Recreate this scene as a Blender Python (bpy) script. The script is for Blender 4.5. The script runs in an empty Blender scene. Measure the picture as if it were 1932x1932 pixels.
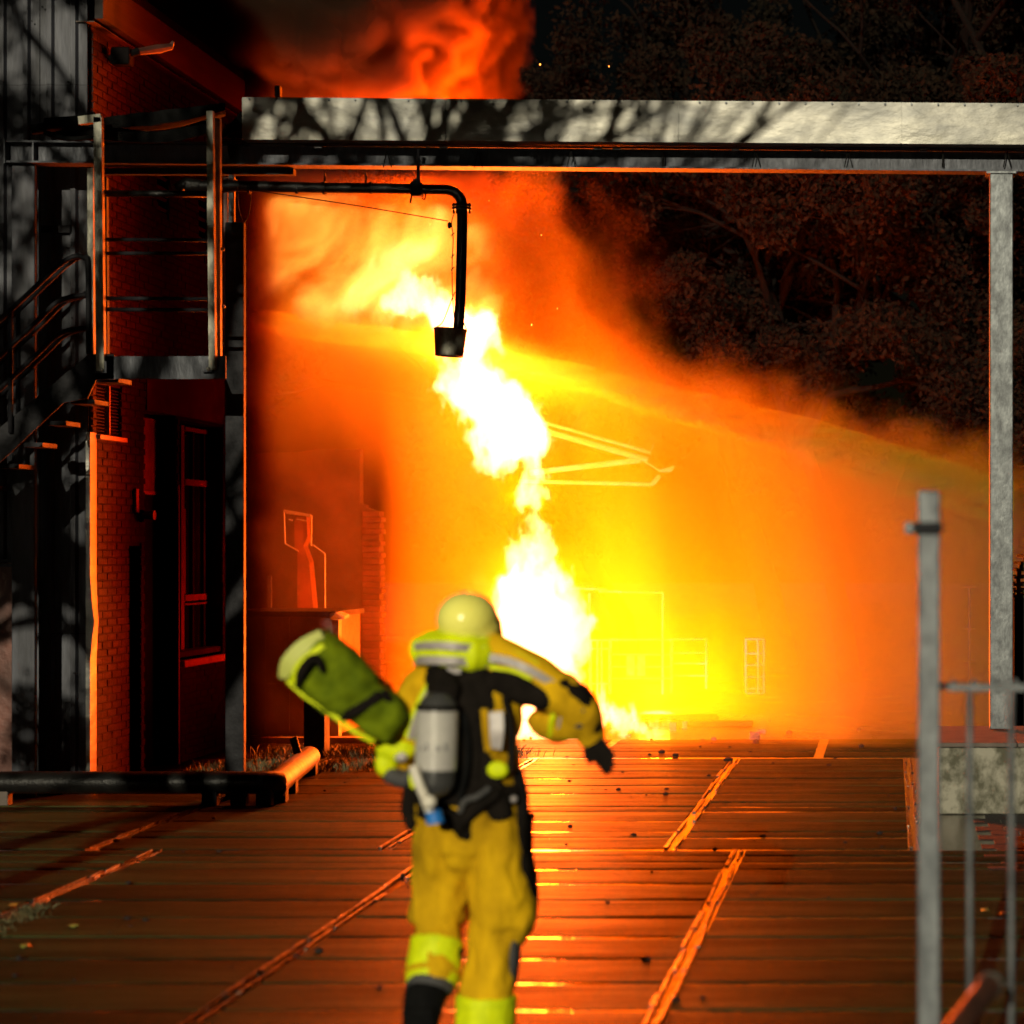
import bpy, bmesh, math, random, time
import numpy as np
from mathutils import Vector, Matrix, noise as mnoise
T0 = time.time()
random.seed(7)
rng = np.random.default_rng(7)
scene = bpy.context.scene
COL = scene.collection
R = math.radians
# ------------------------------------------------------------------ camera
CAM_H, FPX, VX, VY, W = 2.05, 4000.0, 1680.0, 1030.0, 1932.0
cam_data = bpy.data.cameras.new('camera')
cam = bpy.data.objects.new('camera', cam_data); COL.objects.link(cam)
cam.location = (0, 0, CAM_H); cam.rotation_euler = (R(90), 0, 0)
cam_data.sensor_width = 36; cam_data.lens = 36 * FPX / W
cam_data.shift_x = (W / 2 - VX) / W; cam_data.shift_y = (VY - W / 2) / W
cam_data.clip_start = .1; cam_data.clip_end = 500
cam_data.dof.use_dof = True; cam_data.dof.focus_distance = 19.5; cam_data.dof.aperture_fstop = 1.6
scene.camera = cam
def P(x, y, Y):                       # photo pixel (1932 wide) + distance -> point
    return Vector(((x - VX) / FPX * Y, Y, CAM_H - (y - VY) / FPX * Y))
# ------------------------------------------------------------------ world, sun, exposure
world = bpy.data.worlds.new('World'); scene.world = world; world.use_nodes = True
wn = world.node_tree; wn.nodes.clear()
wo = wn.nodes.new('ShaderNodeOutputWorld'); wb = wn.nodes.new('ShaderNodeBackground')
ws = wn.nodes.new('ShaderNodeTexSky'); ws.sky_type = 'NISHITA'; ws.sun_disc = False
ws.sun_elevation = R(3); ws.sun_rotation = R(185)
wb.inputs['Strength'].default_value = 0.0009
wn.links.new(ws.outputs[0], wb.inputs[0]); wn.links.new(wb.outputs[0], wo.inputs[0])
sun_data = bpy.data.lights.new('sun', 'SUN'); sun_data.energy = 3.2; sun_data.angle = R(.25)
sun_data.color = (1, .90, .66)
sun = bpy.data.objects.new('sun', sun_data); COL.objects.link(sun)
SUN_EL, SUN_AZ = 15.0, 6.0            # degrees; light travels forward (+Y), slightly to the right
sd = Vector((math.sin(R(SUN_AZ)) * math.cos(R(SUN_EL)), math.cos(R(SUN_AZ)) * math.cos(R(SUN_EL)), -math.sin(R(SUN_EL))))
sun.rotation_euler = sd.to_track_quat('-Z', 'Y').to_euler(); sun.location = (-2, -10, 12)
scene.view_settings.view_transform = 'Standard'; scene.view_settings.look = 'None'
scene.view_settings.exposure = 0; scene.view_settings.gamma = 1
scene.view_settings.use_curve_mapping = False
cy = scene.cycles
cy.use_denoising = True; cy.denoiser = 'OPENIMAGEDENOISE'
cy.use_adaptive_sampling = True; cy.adaptive_threshold = .06; cy.adaptive_min_samples = 16
cy.max_bounces = 6; cy.diffuse_bounces = 2; cy.glossy_bounces = 3; cy.transmission_bounces = 3
cy.volume_bounces = 1; cy.transparent_max_bounces = 16
cy.sample_clamp_indirect = 4; cy.volume_max_steps = 400; cy.volume_step_rate = 1.5
cy.caustics_reflective = False; cy.caustics_refractive = False
#@@
# ------------------------------------------------------------------ helpers
def tagp(o, label=None, cat=None, group=None, kind=None):
    if label: o['label'] = label
    if cat: o['category'] = cat
    if group: o['group'] = group
    if kind: o['kind'] = kind
    return o
def rgb(c): return (c[0], c[1], c[2], 1)
def mat(name, col, rough=.6, metal=0, col2=None, scale=8, stretch=(1, 1, 1), bump=.15, bscale=None, rvar=.15, spec=.5, sharp=(.35, .65), det=6, obj_var=0, sheen=0):
    """principled with two noise-mixed colours, roughness variation and bump, in object/world coordinates"""
    m = bpy.data.materials.new(name); m.use_nodes = True
    N, L = m.node_tree.nodes, m.node_tree.links; b = N['Principled BSDF']
    g = N.new('ShaderNodeNewGeometry'); mp = N.new('ShaderNodeMapping'); L.new(g.outputs['Position'], mp.inputs[0])
    mp.inputs['Scale'].default_value = stretch
    n1 = N.new('ShaderNodeTexNoise'); n1.inputs['Scale'].default_value = scale; n1.inputs['Detail'].default_value = det; n1.inputs['Roughness'].default_value = .65
    L.new(mp.outputs[0], n1.inputs[0])
    rp = N.new('ShaderNodeMapRange'); rp.inputs[1].default_value = sharp[0]; rp.inputs[2].default_value = sharp[1]
    L.new(n1.outputs[0], rp.inputs[0])
    mx = N.new('ShaderNodeMix'); mx.data_type = 'RGBA'
    mx.inputs[6].default_value = rgb(col); mx.inputs[7].default_value = rgb(col2 or [c * .6 for c in col])
    L.new(rp.outputs[0], mx.inputs[0]); out = mx.outputs[2]
    if obj_var:
        oi = N.new('ShaderNodeObjectInfo'); hs = N.new('ShaderNodeHueSaturation')
        mr = N.new('ShaderNodeMapRange'); mr.inputs[3].default_value = 1 - obj_var; mr.inputs[4].default_value = 1 + obj_var
        L.new(oi.outputs['Random'], mr.inputs[0]); L.new(mr.outputs[0], hs.inputs['Value']); L.new(out, hs.inputs['Color']); out = hs.outputs[0]
    L.new(out, b.inputs['Base Color'])
    rr = N.new('ShaderNodeMapRange'); rr.inputs[3].default_value = max(.02, rough - rvar); rr.inputs[4].default_value = min(1, rough + rvar)
    L.new(n1.outputs[0], rr.inputs[0]); L.new(rr.outputs[0], b.inputs['Roughness'])
    b.inputs['Metallic'].default_value = metal; b.inputs['Specular IOR Level'].default_value = spec
    if sheen: b.inputs['Sheen Weight'].default_value = sheen
    if bump:
        n2 = N.new('ShaderNodeTexNoise'); n2.inputs['Scale'].default_value = bscale or scale * 3; n2.inputs['Detail'].default_value = 5
        L.new(mp.outputs[0], n2.inputs[0]); bp = N.new('ShaderNodeBump'); bp.inputs['Strength'].default_value = bump; bp.inputs['Distance'].default_value = .02
        L.new(n2.outputs[0], bp.inputs['Height']); L.new(bp.outputs[0], b.inputs['Normal'])
    return m
def glow(name, col, s):
    m = bpy.data.materials.new(name); m.use_nodes = True; b = m.node_tree.nodes['Principled BSDF']
    b.inputs['Base Color'].default_value = rgb(col); b.inputs['Emission Color'].default_value = rgb(col); b.inputs['Emission Strength'].default_value = s
    return m
class MB:
    def __init__(s): s.v = []; s.f = []
    def add(s, vs, fs):
        k = len(s.v); s.v += [tuple(q) for q in vs]; s.f += [tuple(i + k for i in f) for f in fs]; return s
    def box(s, lo, hi, M=None, bevel=0):
        if bevel:
            bm = bmesh.new(); bmesh.ops.create_cube(bm, size=1)
            for v in bm.verts: v.co = Vector([lo[i] + (v.co[i] + .5) * (hi[i] - lo[i]) for i in range(3)])
            bmesh.ops.bevel(bm, geom=bm.edges[:], offset=bevel, segments=1, affect='EDGES', clamp_overlap=True)
            bm.verts.index_update()
            vs = [v.co.copy() for v in bm.verts]; fs = [[v.index for v in f.verts] for f in bm.faces]; bm.free()
        else:
            vs = [Vector((x, y, z)) for x in (lo[0], hi[0]) for y in (lo[1], hi[1]) for z in (lo[2], hi[2])]
            fs = [(0, 1, 3, 2), (4, 6, 7, 5), (0, 4, 5, 1), (2, 3, 7, 6), (0, 2, 6, 4), (1, 5, 7, 3)]
        if M is not None: vs = [M @ v for v in vs]
        return s.add(vs, fs)
    def tube(s, pts, r, seg=10, cap=True):
        pts = [Vector(p) for p in pts]; rs = r if isinstance(r, (list, tuple)) else [r] * len(pts)
        vs = []; prev = None
        for i, p in enumerate(pts):
            d = (pts[min(i + 1, len(pts) - 1)] - pts[max(i - 1, 0)]).normalized()
            if prev is None: a = d.cross(Vector((0, 0, 1)) if abs(d.z) < .9 else Vector((1, 0, 0))).normalized()
            else: a = (prev - d * prev.dot(d)).normalized()
            prev = a; b = d.cross(a)
            for k in range(seg):
                t = 2 * math.pi * k / seg; vs.append(p + (a * math.cos(t) + b * math.sin(t)) * rs[i])
        fs = []
        for i in range(len(pts) - 1):
            for k in range(seg):
                fs.append((i * seg + k, i * seg + (k + 1) % seg, (i + 1) * seg + (k + 1) % seg, (i + 1) * seg + k))
        if cap: fs.append(tuple(range(seg))[::-1]); fs.append(tuple((len(pts) - 1) * seg + k for k in range(seg)))
        return s.add(vs, fs)
    def beam(s, a, b, w, h, up=(0, 0, 1)):       # rectangular bar from a to b, width w across, h along up
        a, b = Vector(a), Vector(b); d = (b - a).normalized(); u = Vector(up); side = d.cross(u).normalized(); u = side.cross(d)
        vs = [p + side * sx * w / 2 + u * sz * h / 2 for p in (a, b) for sx in (-1, 1) for sz in (-1, 1)]
        return s.add(vs, [(0, 1, 3, 2), (4, 6, 7, 5), (0, 4, 5, 1), (2, 3, 7, 6), (0, 2, 6, 4), (1, 5, 7, 3)])
    def prism(s, outline, y0, y1):               # outline [(x,z)], extruded in Y
        n = len(outline); vs = [Vector((x, y0, z)) for x, z in outline] + [Vector((x, y1, z)) for x, z in outline]
        return s.add(vs, [tuple(range(n)), tuple(range(n, 2 * n))[::-1]] + [(i, i + n, (i + 1) % n + n, (i + 1) % n) for i in range(n)])
    def ico(s, c, r, sub=2, sc=(1, 1, 1)):
        bm = bmesh.new(); bmesh.ops.create_icosphere(bm, subdivisions=sub, radius=r); bm.verts.index_update()
        vs = [Vector((v.co.x * sc[0], v.co.y * sc[1], v.co.z * sc[2])) + Vector(c) for v in bm.verts]; fs = [[v.index for v in f.verts] for f in bm.faces]; bm.free()
        return s.add(vs, fs)
    def build(s, name, m, parent=None, smooth=False, **kw):
        me = bpy.data.meshes.new(name); me.from_pydata([tuple(v) for v in s.v], [], s.f); me.materials.append(m)
        bm = bmesh.new(); bm.from_mesh(me); bmesh.ops.recalc_face_normals(bm, faces=bm.faces); bm.to_mesh(me); bm.free()
        if smooth:
            me.polygons.foreach_set('use_smooth', [True] * len(me.polygons))
            if smooth == 'auto': me.set_sharp_from_angle(angle=R(40))
        o = bpy.data.objects.new(name, me); COL.objects.link(o)
        if parent is not None: o.parent = parent; o.matrix_parent_inverse = Matrix.Translation(-parent.location) if parent.type == 'EMPTY' and parent.parent is None else Matrix()
        return tagp(o, **kw)
def thing(name, loc, label, cat, group=None):
    o = bpy.data.objects.new(name, None); COL.objects.link(o); o.location = loc; o.empty_display_size = .2
    return tagp(o, label, cat, group)
def bezier(pts, n=8):
    """catmull-rom through pts"""
    pts = [Vector(p) for p in pts]; q = [pts[0]] + pts + [pts[-1]]; out = []
    for i in range(1, len(q) - 2):
        for k in range(n):
            t = k / n; a, b, c, d = q[i - 1], q[i], q[i + 1], q[i + 2]
            out.append(.5 * ((2 * b) + (c - a) * t + (2 * a - 5 * b + 4 * c - d) * t * t + (3 * b - 3 * c + d - a) * t ** 3))
    return out + [pts[-1]]
# ------------------------------------------------------------------ noise fields
class FieldNoise:
    def __init__(s, seed): s.t = np.random.default_rng(seed).random((64, 64, 64), dtype=np.float32)
    def val(s, x, y, z):
        xi = np.floor(x).astype(np.int32); yi = np.floor(y).astype(np.int32); zi = np.floor(z).astype(np.int32)
        fx = (x - xi).astype(np.float32); fy = (y - yi).astype(np.float32); fz = (z - zi).astype(np.float32)
        fx = fx * fx * (3 - 2 * fx); fy = fy * fy * (3 - 2 * fy); fz = fz * fz * (3 - 2 * fz)
        xi &= 63; yi &= 63; zi &= 63
        x1 = (xi + 1) & 63; y1 = (yi + 1) & 63; z1 = (zi + 1) & 63
        t = s.t
        a = t[xi, yi, zi] * (1 - fx) + t[x1, yi, zi] * fx
        b = t[xi, y1, zi] * (1 - fx) + t[x1, y1, zi] * fx
        c = t[xi, yi, z1] * (1 - fx) + t[x1, yi, z1] * fx
        d = t[xi, y1, z1] * (1 - fx) + t[x1, y1, z1] * fx
        return (a * (1 - fy) + b * fy) * (1 - fz) + (c * (1 - fy) + d * fy) * fz
    def fbm(s, x, y, z, oct=4, gain=.5):
        out = 0; amp = 1; tot = 0
        for k in range(oct):
            out = out + amp * s.val(x * 2**k + 11.3 * k, y * 2**k + 5.1 * k, z * 2**k + 7.7 * k); tot += amp; amp *= gain
        return out / tot           # 0..1, mean .5
# ------------------------------------------------------------------ materials
M = {}
M['plank'] = mat('wet_hardwood', (.040, .042, .013), .5, 0, (.013, .014, .005), 1.1, (.5, 3.5, 1), .6, 30, .22, spec=.018, obj_var=.4)
M['mud'] = mat('wet_mud', (.03, .022, .012), .12, 0, (.012, .009, .006), 3, bump=.25, bscale=14, rvar=.06, spec=.8)
M['ground'] = mat('wet_concrete_ground', (.05, .043, .032), .3, 0, (.02, .018, .014), 1.5, (1, 1, 1), .35, 22, .14)
M['steel_edge'] = mat('wet_steel_edge', (.08, .045, .02), .3, .4, (.02, .012, .008), 5, bump=.6, bscale=24, rvar=.12)
M['galv'] = mat('galvanised_steel', (.15, .165, .175), .5, .35, (.065, .072, .08), 16, (1, 1, .6), .12, 60, .12)
M['galv_lit'] = mat('lit_galvanised_steel', (.33, .32, .25), .5, .2, (.17, .165, .13), 14, (1, 1, .5), .2, 50, .12, sharp=(.45, .62))  # lighter copy of the galvanised steel, brightness painted in for parts in shadow
M['galv_big'] = mat('galvanised_sheet', (.235, .225, .185), .42, .3, (.13, .13, .12), 1.6, (1, 1, 2.2), .35, 5, .1)
M['galv_dull'] = mat('dull_zinc_beam', (.05, .055, .07), .55, .3, (.022, .025, .034), 9, (2.2, 1, .7), .3, 20, .12)
M['cladding'] = mat('weathered_cladding', (.06, .064, .082), .6, .2, (.026, .027, .034), 3, (2, 1, .35), .2, 12, .12)
M['black_pipe'] = mat('black_painted_pipe', (.010, .009, .008), .4, 0, (.006, .006, .006), 14, bump=.25, bscale=40, rvar=.1, spec=.2)
M['dark_steel'] = mat('dark_steel', (.02, .02, .024), .6, .0, (.009, .009, .011), 10, bump=.2, spec=.12)
M['conc'] = mat('mossy_concrete', (.26, .25, .2), .85, 0, (.07, .068, .045), 5, (1, 1, .8), .5, 30, .1, sharp=(.42, .58))
M['conc_plain'] = mat('concrete', (.12, .095, .08), .85, 0, (.08, .062, .05), 4, bump=.3, bscale=30)
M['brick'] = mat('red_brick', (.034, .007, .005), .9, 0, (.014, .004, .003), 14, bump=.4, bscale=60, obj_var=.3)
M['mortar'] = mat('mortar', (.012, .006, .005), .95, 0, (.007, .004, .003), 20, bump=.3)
M['paint_dark'] = mat('dark_paint', (.007, .006, .006), .8, 0, (.004, .004, .004), 6, bump=.1, spec=.04)
M['white_paint'] = mat('weathered_white_paint', (.7, .66, .6), .5, 0, (.5, .46, .4), 9, bump=.15)
M['glass'] = mat('dark_window_glass', (.03, .03, .032), .08, 0, (.02, .02, .022), 1.2, bump=.05, bscale=1.5, rvar=.03)
M['fascia'] = mat('brown_fascia', (.012, .007, .006), .8, 0, (.008, .005, .004), 3, (1, .4, 4), .1)
M['red_steel'] = mat('red_oxide_steel', (.14, .05, .035), .5, .2, (.07, .03, .022), 3, (1, 1, 1), .2, 20)
M['rust'] = mat('rusty_tube', (.16, .06, .035), .5, .4, (.07, .03, .02), 8, bump=.3)
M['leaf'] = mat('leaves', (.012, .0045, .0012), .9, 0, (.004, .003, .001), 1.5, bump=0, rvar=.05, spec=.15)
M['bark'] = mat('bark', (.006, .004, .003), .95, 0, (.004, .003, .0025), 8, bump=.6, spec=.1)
M['grass'] = mat('dry_grass', (.12, .10, .04), .7, 0, (.05, .06, .02), 6, bump=0)
M['rubber'] = mat('black_rubber', (.008, .008, .008), .85, 0, (.005, .005, .005), 12, bump=.15, spec=.03)
M['ochre'] = mat('ochre_turnout_fabric', (.76, .45, .004), .9, 0, (.36, .20, .003), 3.2, (1, 1, .6), .6, 22, .08, spec=.15)
M['lime'] = mat('lime_reflective_tape', (.75, .85, .004), .6, 0, (.55, .66, .004), 20, bump=.1, spec=.2)
M['silver_tape'] = mat('silver_reflective_tape', (.42, .38, .36), .45, .1, (.3, .27, .26), 20, bump=.1)
M['black_fab'] = mat('black_fabric', (.012, .009, .007), .85, 0, (.006, .005, .004), 12, bump=.35, spec=.06)
M['grey_fab'] = mat('grey_kevlar_patch', (.06, .058, .055), .8, 0, (.05, .05, .055), 14, bump=.3)
M['helmet'] = mat('pale_yellow_helmet', (.96, .92, .20), .22, 0, (.90, .85, .16), 6, bump=.03, rvar=.06)
M['bag'] = mat('lime_green_canvas', (.16, .21, .001), .9, 0, (.05, .08, .001), 5, bump=.4, bscale=14, spec=.15)
M['bag_edge'] = mat('pale_lime_tape', (.5, .52, .12), .6, 0, (.5, .55, .12), 20, bump=.1)
M['cyl'] = mat('light_grey_cylinder', (.55, .53, .48), .25, .1, (.45, .43, .4), 9, bump=.05, rvar=.08)
M['cyl_dark'] = mat('dark_grey_cylinder', (.07, .07, .068), .3, .2, (.05, .05, .05), 9, bump=.05, rvar=.08)
M['cream'] = mat('cream_plastic', (.7, .66, .56), .4, 0, (.6, .56, .46), 20, bump=.05)
M['blue'] = mat('blue_plastic', (.02, .2, .6), .35, 0, (.02, .15, .5), 20, bump=.05)
M['skin'] = mat('skin', (.5, .3, .22), .5, 0, (.45, .26, .19), 20, bump=.05)
# ------------------------------------------------------------------ ground
MB().box((-80, -30, -.30), (80, 120, -.06)).build('ground', M['ground'], kind='structure')
# wet mud bed under the timber mats, water stands in the joints
def sheet(name, x0, x1, y0, y1, z, m, nx=2, ny=2, amp=0, **kw):
    mb = MB(); vs = []; 
    for i in range(nx):
        for j in range(ny):
            x = x0 + (x1 - x0) * i / (nx - 1); y = y0 + (y1 - y0) * j / (ny - 1)
            vs.append((x, y, z + (amp * (mnoise.noise(Vector((x * 1.3, y * 1.3, 0))) + .5 * mnoise.noise(Vector((x * 5, y * 5, 3)))) if amp else 0)))
    mb.add(vs, [(i * ny + j, (i + 1) * ny + j, (i + 1) * ny + j + 1, i * ny + j + 1) for i in range(nx - 1) for j in range(ny - 1)])
    return mb.build(name, m, smooth=True, **kw)
sheet('muddy_bed', -12, 6, 4, 22.55, -.0035, M['mud'], 90, 90, .0015, kind='structure')
sheet('yard_pavement', -30, 30, 22.5, 60, -.004, M['ground'], 60, 60, .006, kind='structure')
MATS = []
road = thing('timber_road', (-2, 14, 0), 'roadway of wet hardwood planks laid across the yard in rows of mats', 'roadway'); road['kind'] = 'structure'; del road['category']
EDGE_NEAR = [-9.1, -7.0, -4.92, -3.0, -1.02, 1.0, 3.0]
EDGE_FAR = [-9.4, -7.4, -5.4, -3.42, -1.49, .17]
PITCH = .292 * 2
plank_cache = {}
def plank(x0, x1, y0, y1, k):
    L_, Wd = x1 - x0, y1 - y0; nx = 9
    key = (round(L_, 2), round(Wd, 3), k % 5)
    if key not in plank_cache:
        rs = random.Random(k * 7 + int(L_ * 100)); vs = []; prof = [(-.5, -.03), (-.5, -.0012), (-.485, .0), (-.25, .002), (0, .0025), (.25, .002), (.485, 0), (.5, -.0012), (.5, -.03)]
        ph = rs.random() * 9
        for i in range(nx):
            t = i / (nx - 1)
            for (u, z) in prof:
                w = mnoise.noise(Vector((t * 5 + ph, u * 3, ph))) * .003 + mnoise.noise(Vector((t * 20 + ph, u * 9, 1))) * .0015
                vs.append(((t - .5) * L_, u * Wd + mnoise.noise(Vector((t * 7, ph, 9 * (u > 0)))) * .006 * (abs(u) > .4), z + w))
        m_ = len(prof)
        fs = [(i * m_ + j, i * m_ + j + 1, (i + 1) * m_ + j + 1, (i + 1) * m_ + j) for i in range(nx - 1) for j in range(m_ - 1)]
        fs += [tuple(range(m_)), tuple((nx - 1) * m_ + j for j in range(m_))[::-1]]
        me = bpy.data.meshes.new('plank'); me.from_pydata(vs, [], fs); me.materials.append(M['plank'])
        me.polygons.foreach_set('use_smooth', [True] * len(me.polygons)); me.set_sharp_from_angle(angle=R(35)); plank_cache[key] = me
    o = bpy.data.objects.new('plank', plank_cache[key]); COL.objects.link(o); o.parent = road
    o.location = Vector(((x0 + x1) / 2, (y0 + y1) / 2, random.uniform(-.0005, .004))) - road.location
    o.rotation_euler = (random.gauss(0, .0035), random.gauss(0, .0008), random.gauss(0, .0015))
    return o
def rows(edges, ya, yb, ph=0):
    k = 0; y = ya + ph
    while y < yb - .1:
        w = PITCH * random.choice((1, 1, 1, .5, 1)); w = min(w, yb - y)
        for i in range(len(edges) - 1):
            plank(edges[i] + .05, edges[i + 1] - .05, y + .026, y + w - .026, random.randrange(20))
        y += w
rows(EDGE_NEAR, 7.6, 14.28); rows(EDGE_FAR, 14.32, 20.5); rows([-5.0, -2.9, -.7, 1.6], 20.56, 22.5)
# flat steel edge bars bordering the mats, one short bar per plank, knocked out of line
def rail(x, ya, yb, w=.024):
    for dx in (-.030, .026):
        y = ya
        while y < yb - .05:
            L_ = min(random.choice((.27, .56, .56, .85)), yb - y)
            if random.random() > .08:
                o_ = random.gauss(0, .007); ww = w * random.uniform(.45, 1.2); z = random.uniform(.001, .008)
                a, b = Vector((x + dx + o_, y + .01, z)), Vector((x + dx + o_ + random.gauss(0, .006), y + L_ - .012, z + random.uniform(-.003, .003)))
                mb = MB(); mb.beam(a, b, ww, .012); o = mb.build('edge_bar', M['steel_edge']); o.parent = road; o.location = -road.location
            y += L_
rail(EDGE_NEAR[2], 8.0, 14.25, .006)
for x in EDGE_NEAR[3:-1]: rail(x, 8.0, 14.25)
rail(EDGE_FAR[2], 14.34, 20.4, .006)
for x in EDGE_FAR[3:]: rail(x, 14.34, 20.4)
# loose stones and grit
grit = MB()
for k in range(170):
    Y = random.uniform(9, 26); x = random.uniform(-5.5, 1.5); r = random.choice((.006, .008, .012, .02)) * (1 + (Y > 20) * .8)
    grit.ico((x, Y, .004 + r * .3), r, 1, (random.uniform(.8, 1.5), 1, random.uniform(.5, .9)))
grit.build('grit', M['mortar'], kind='stuff')
# ------------------------------------------------------------------ lumps of masonry lying before the fire
dlab = [((1165,1372,9,10),'small dark chunk of masonry just right of the flames'), ((1292,1368,9,13),'narrow upright dark chunk on the bright wet ground'),
 ((1270,1371,12,15),'broken brick lying left of the narrow upright chunk'), ((1424,1388,19,14),'largest squarish block alone on the wet ground'),
 ((1437,1380,16,7),'flat low lump just behind the largest squarish block'), ((1347,1394,9,5),'tiny dark chip nearest to the timber roadway'),
 ((1182,1387,18,4),'flat dark scraps in front of the flames'), ((1204,1374,7,5),'tiny chip between the flames and the upright chunk')]
for (x, y, w, h), lb in dlab:
    Yd = CAM_H * FPX / (y + h * .5 - VY); s = Yd / FPX; c = P(x, y, Yd); ww, hh = w * s / 2, h * s
    mb = MB(); bm = bmesh.new(); bmesh.ops.create_cube(bm, size=1); bmesh.ops.subdivide_edges(bm, edges=bm.edges[:], cuts=2, use_grid_fill=True); bm.verts.index_update()
    vs = []
    for v in bm.verts:
        q = v.co.copy(); q += Vector((mnoise.noise(q * 3 + Vector((x, 0, 0))), mnoise.noise(q * 3 + Vector((0, y, 0))), mnoise.noise(q * 3))) * .18
        vs.append((c.x + q.x * ww * 2, Yd + q.y * max(ww * 1.6, .05), (q.z + .5) * hh))
    mb.add(vs, [[v.index for v in f.verts] for f in bm.faces]); bm.free()
    mb.build('rubble_chunk', M['conc_plain'], label=lb, cat='rubble', group='rubble on the wet ground')
for (xa, xb, y, h, lb) in ((1150, 1352, 1353, 9, 'long dark timber lying behind the rubble, shorter of the two'), (1195, 1420, 1366, 10, 'long low timber lying across the wet ground in front of the other one')):
    Yd = CAM_H * FPX / (y + h * .5 - VY)
    MB().box((P(xa, y, Yd).x, Yd, -.002), (P(xb, y, Yd).x, Yd + .12, h * Yd / FPX), bevel=.01).build('timber_beam', M['plank'], label=lb, cat='timber', group='timbers lying before the fire')
# ------------------------------------------------------------------ grass along the left
def grass(name, pts, n, hgt, spread):
    vs, fs = [], []
    for k in range(n):
        cx, cy_ = random.choice(pts); x = cx + random.gauss(0, spread[0]); y = cy_ + random.gauss(0, spread[1]); h_ = hgt * random.uniform(.3, 1.1)
        a = random.random() * 6.28; w = .004; dx, dy = math.cos(a) * w, math.sin(a) * w; lx, ly = random.gauss(0, .4) * h_, random.gauss(0, .4) * h_
        i = len(vs); vs += [(x - dx, y - dy, 0), (x + dx, y + dy, 0), (x + lx * .4 + dx * .6, y + ly * .4 + dy * .6, h_ * .6), (x + lx, y + ly, h_)]
        fs += [(i, i + 1, i + 2), (i, i + 2, i + 3)]
    mb = MB(); mb.add(vs, fs); return mb.build(name, M['grass'], kind='stuff')
gp = [(-6.2 + .12 * i, 19.2 + .03 * i + random.uniform(-.2, .5)) for i in range(16)] + [(-6 + .1 * i, 20.9) for i in range(18)] + [(-5.2 + .1 * i, 20.75) for i in range(16)]
grass('grass', gp, 5200, .09, (.14, .16))
grass('moss_tuft', [(-4.75 + random.uniform(-.1, .05), 10.9 + .12 * i) for i in range(10)], 900, .03, (.05, .08))
mb = MB()
for (x, y) in ((138, 1752), (48, 1790), (25, 1712), (1858, 1722), (1895, 1728)):
    Yd = CAM_H * FPX / (y - VY); c = P(x, y, Yd); a = random.random() * 3
    mb.add([(c.x + math.cos(a + t) * r, Yd + math.sin(a + t) * r * 1.4, .012 + .01 * (i % 2)) for i, (t, r) in enumerate(((0, .05), (1, .025), (2.2, .03), (3.1, .045), (4.2, .03), (5.3, .025)))], [tuple(range(6))])
mb.build('fallen_leaf', mat('fallen_leaves', (.25, .3, .05), .5, 0, (.2, .2, .04), 9, bump=0), kind='stuff')
# ------------------------------------------------------------------ pipe gantry
GY = 17.3
gan = thing('pipe_gantry', (0, GY, 0), 'grey steel gantry carrying pipes high across the whole yard on tall posts', 'gantry')
def gz(x, y): return P(x, y, GY)
def zb(x, yl, yr): return yl + (yr - yl) * (x - 20) / (1932 - 20)
def ibeam(xa, xb, yt, yb_, name, m, yf=GY):
    """I-beam with recessed web; yt, yb_ = (left,right) px rows"""
    mb = MB(); 
    a_t, b_t = P(xa, zb(xa, *yt), yf), P(xb, zb(xb, *yt), yf); a_b, b_b = P(xa, zb(xa, *yb_), yf), P(xb, zb(xb, *yb_), yf)
    f = .016
    for (a, b) in ((a_t - Vector((0, 0, f / 2)), b_t - Vector((0, 0, f / 2))), (a_b + Vector((0, 0, f / 2)), b_b + Vector((0, 0, f / 2)))): mb.beam(a, b, .18, f)
    mb.beam((a_t + a_b) / 2, (b_t + b_b) / 2, .012, (a_t - a_b).z - 2 * f)
    return mb.build(name, m, gan)
ibeam(20, 2150, (268, 283), (310, 327), 'beam', M['galv_dull'])
# end plate
e = P(18, 289, GY); MB().box((e.x - .01, GY - .1, e.z - .1), (e.x + .004, GY + .1, e.z + .1)).build('end_plate', M['galv_dull'], gan)
for (xa, xb) in ((20, 68),):
    a = P(70, 289, GY); MB().box((a.x - .006, GY - .088, a.z - .078), (a.x + .006, GY + .088, a.z + .078)).build('stiffener', M['galv_dull'], gan)
# tall sheet-metal cover in panels
def cover(xa, xb, k):
    nX, nZ = 26, 5; vs = []
    for i in range(nX + 1):
        x = xa + (xb - xa) * i / nX; t = (x - 455) / (1932 - 455)
        top, bot = P(x, 183 + 12 * t, GY - .28), P(x, 263 + 9.5 * t, GY - .28)
        for j in range(nZ + 1):
            p = bot.lerp(top, j / nZ); p.y += .006 * mnoise.noise(Vector((p.x * 1.7 + k, p.z * 3, k))) * (0 < j < nZ) * (0 < i < nX) * 2; vs.append(p)
        vs.append(top + Vector((0, .5, .012))); vs.append(bot + Vector((0, .5, 0)))
    m_ = nZ + 3
    fs = [(i * m_ + j, (i + 1) * m_ + j, (i + 1) * m_ + j + 1, i * m_ + j + 1) for i in range(nX) for j in range(m_ - 2)]
    fs += [(i * m_ + m_ - 2, (i + 1) * m_ + m_ - 2, (i + 1) * m_ + m_ - 1, i * m_ + m_ - 1) for i in range(nX)]
    fs += [(i * m_ + m_ - 1, (i + 1) * m_ + m_ - 1, (i + 1) * m_, i * m_) for i in range(nX)]
    return MB().add(vs, fs).build('cover_panel', M['galv_big'], gan, smooth='auto')
seams = [456, 839, 1279, 1700, 2150]
for k in range(4): cover(seams[k] + .6, seams[k + 1] - .6, k * 5.3)
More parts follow.
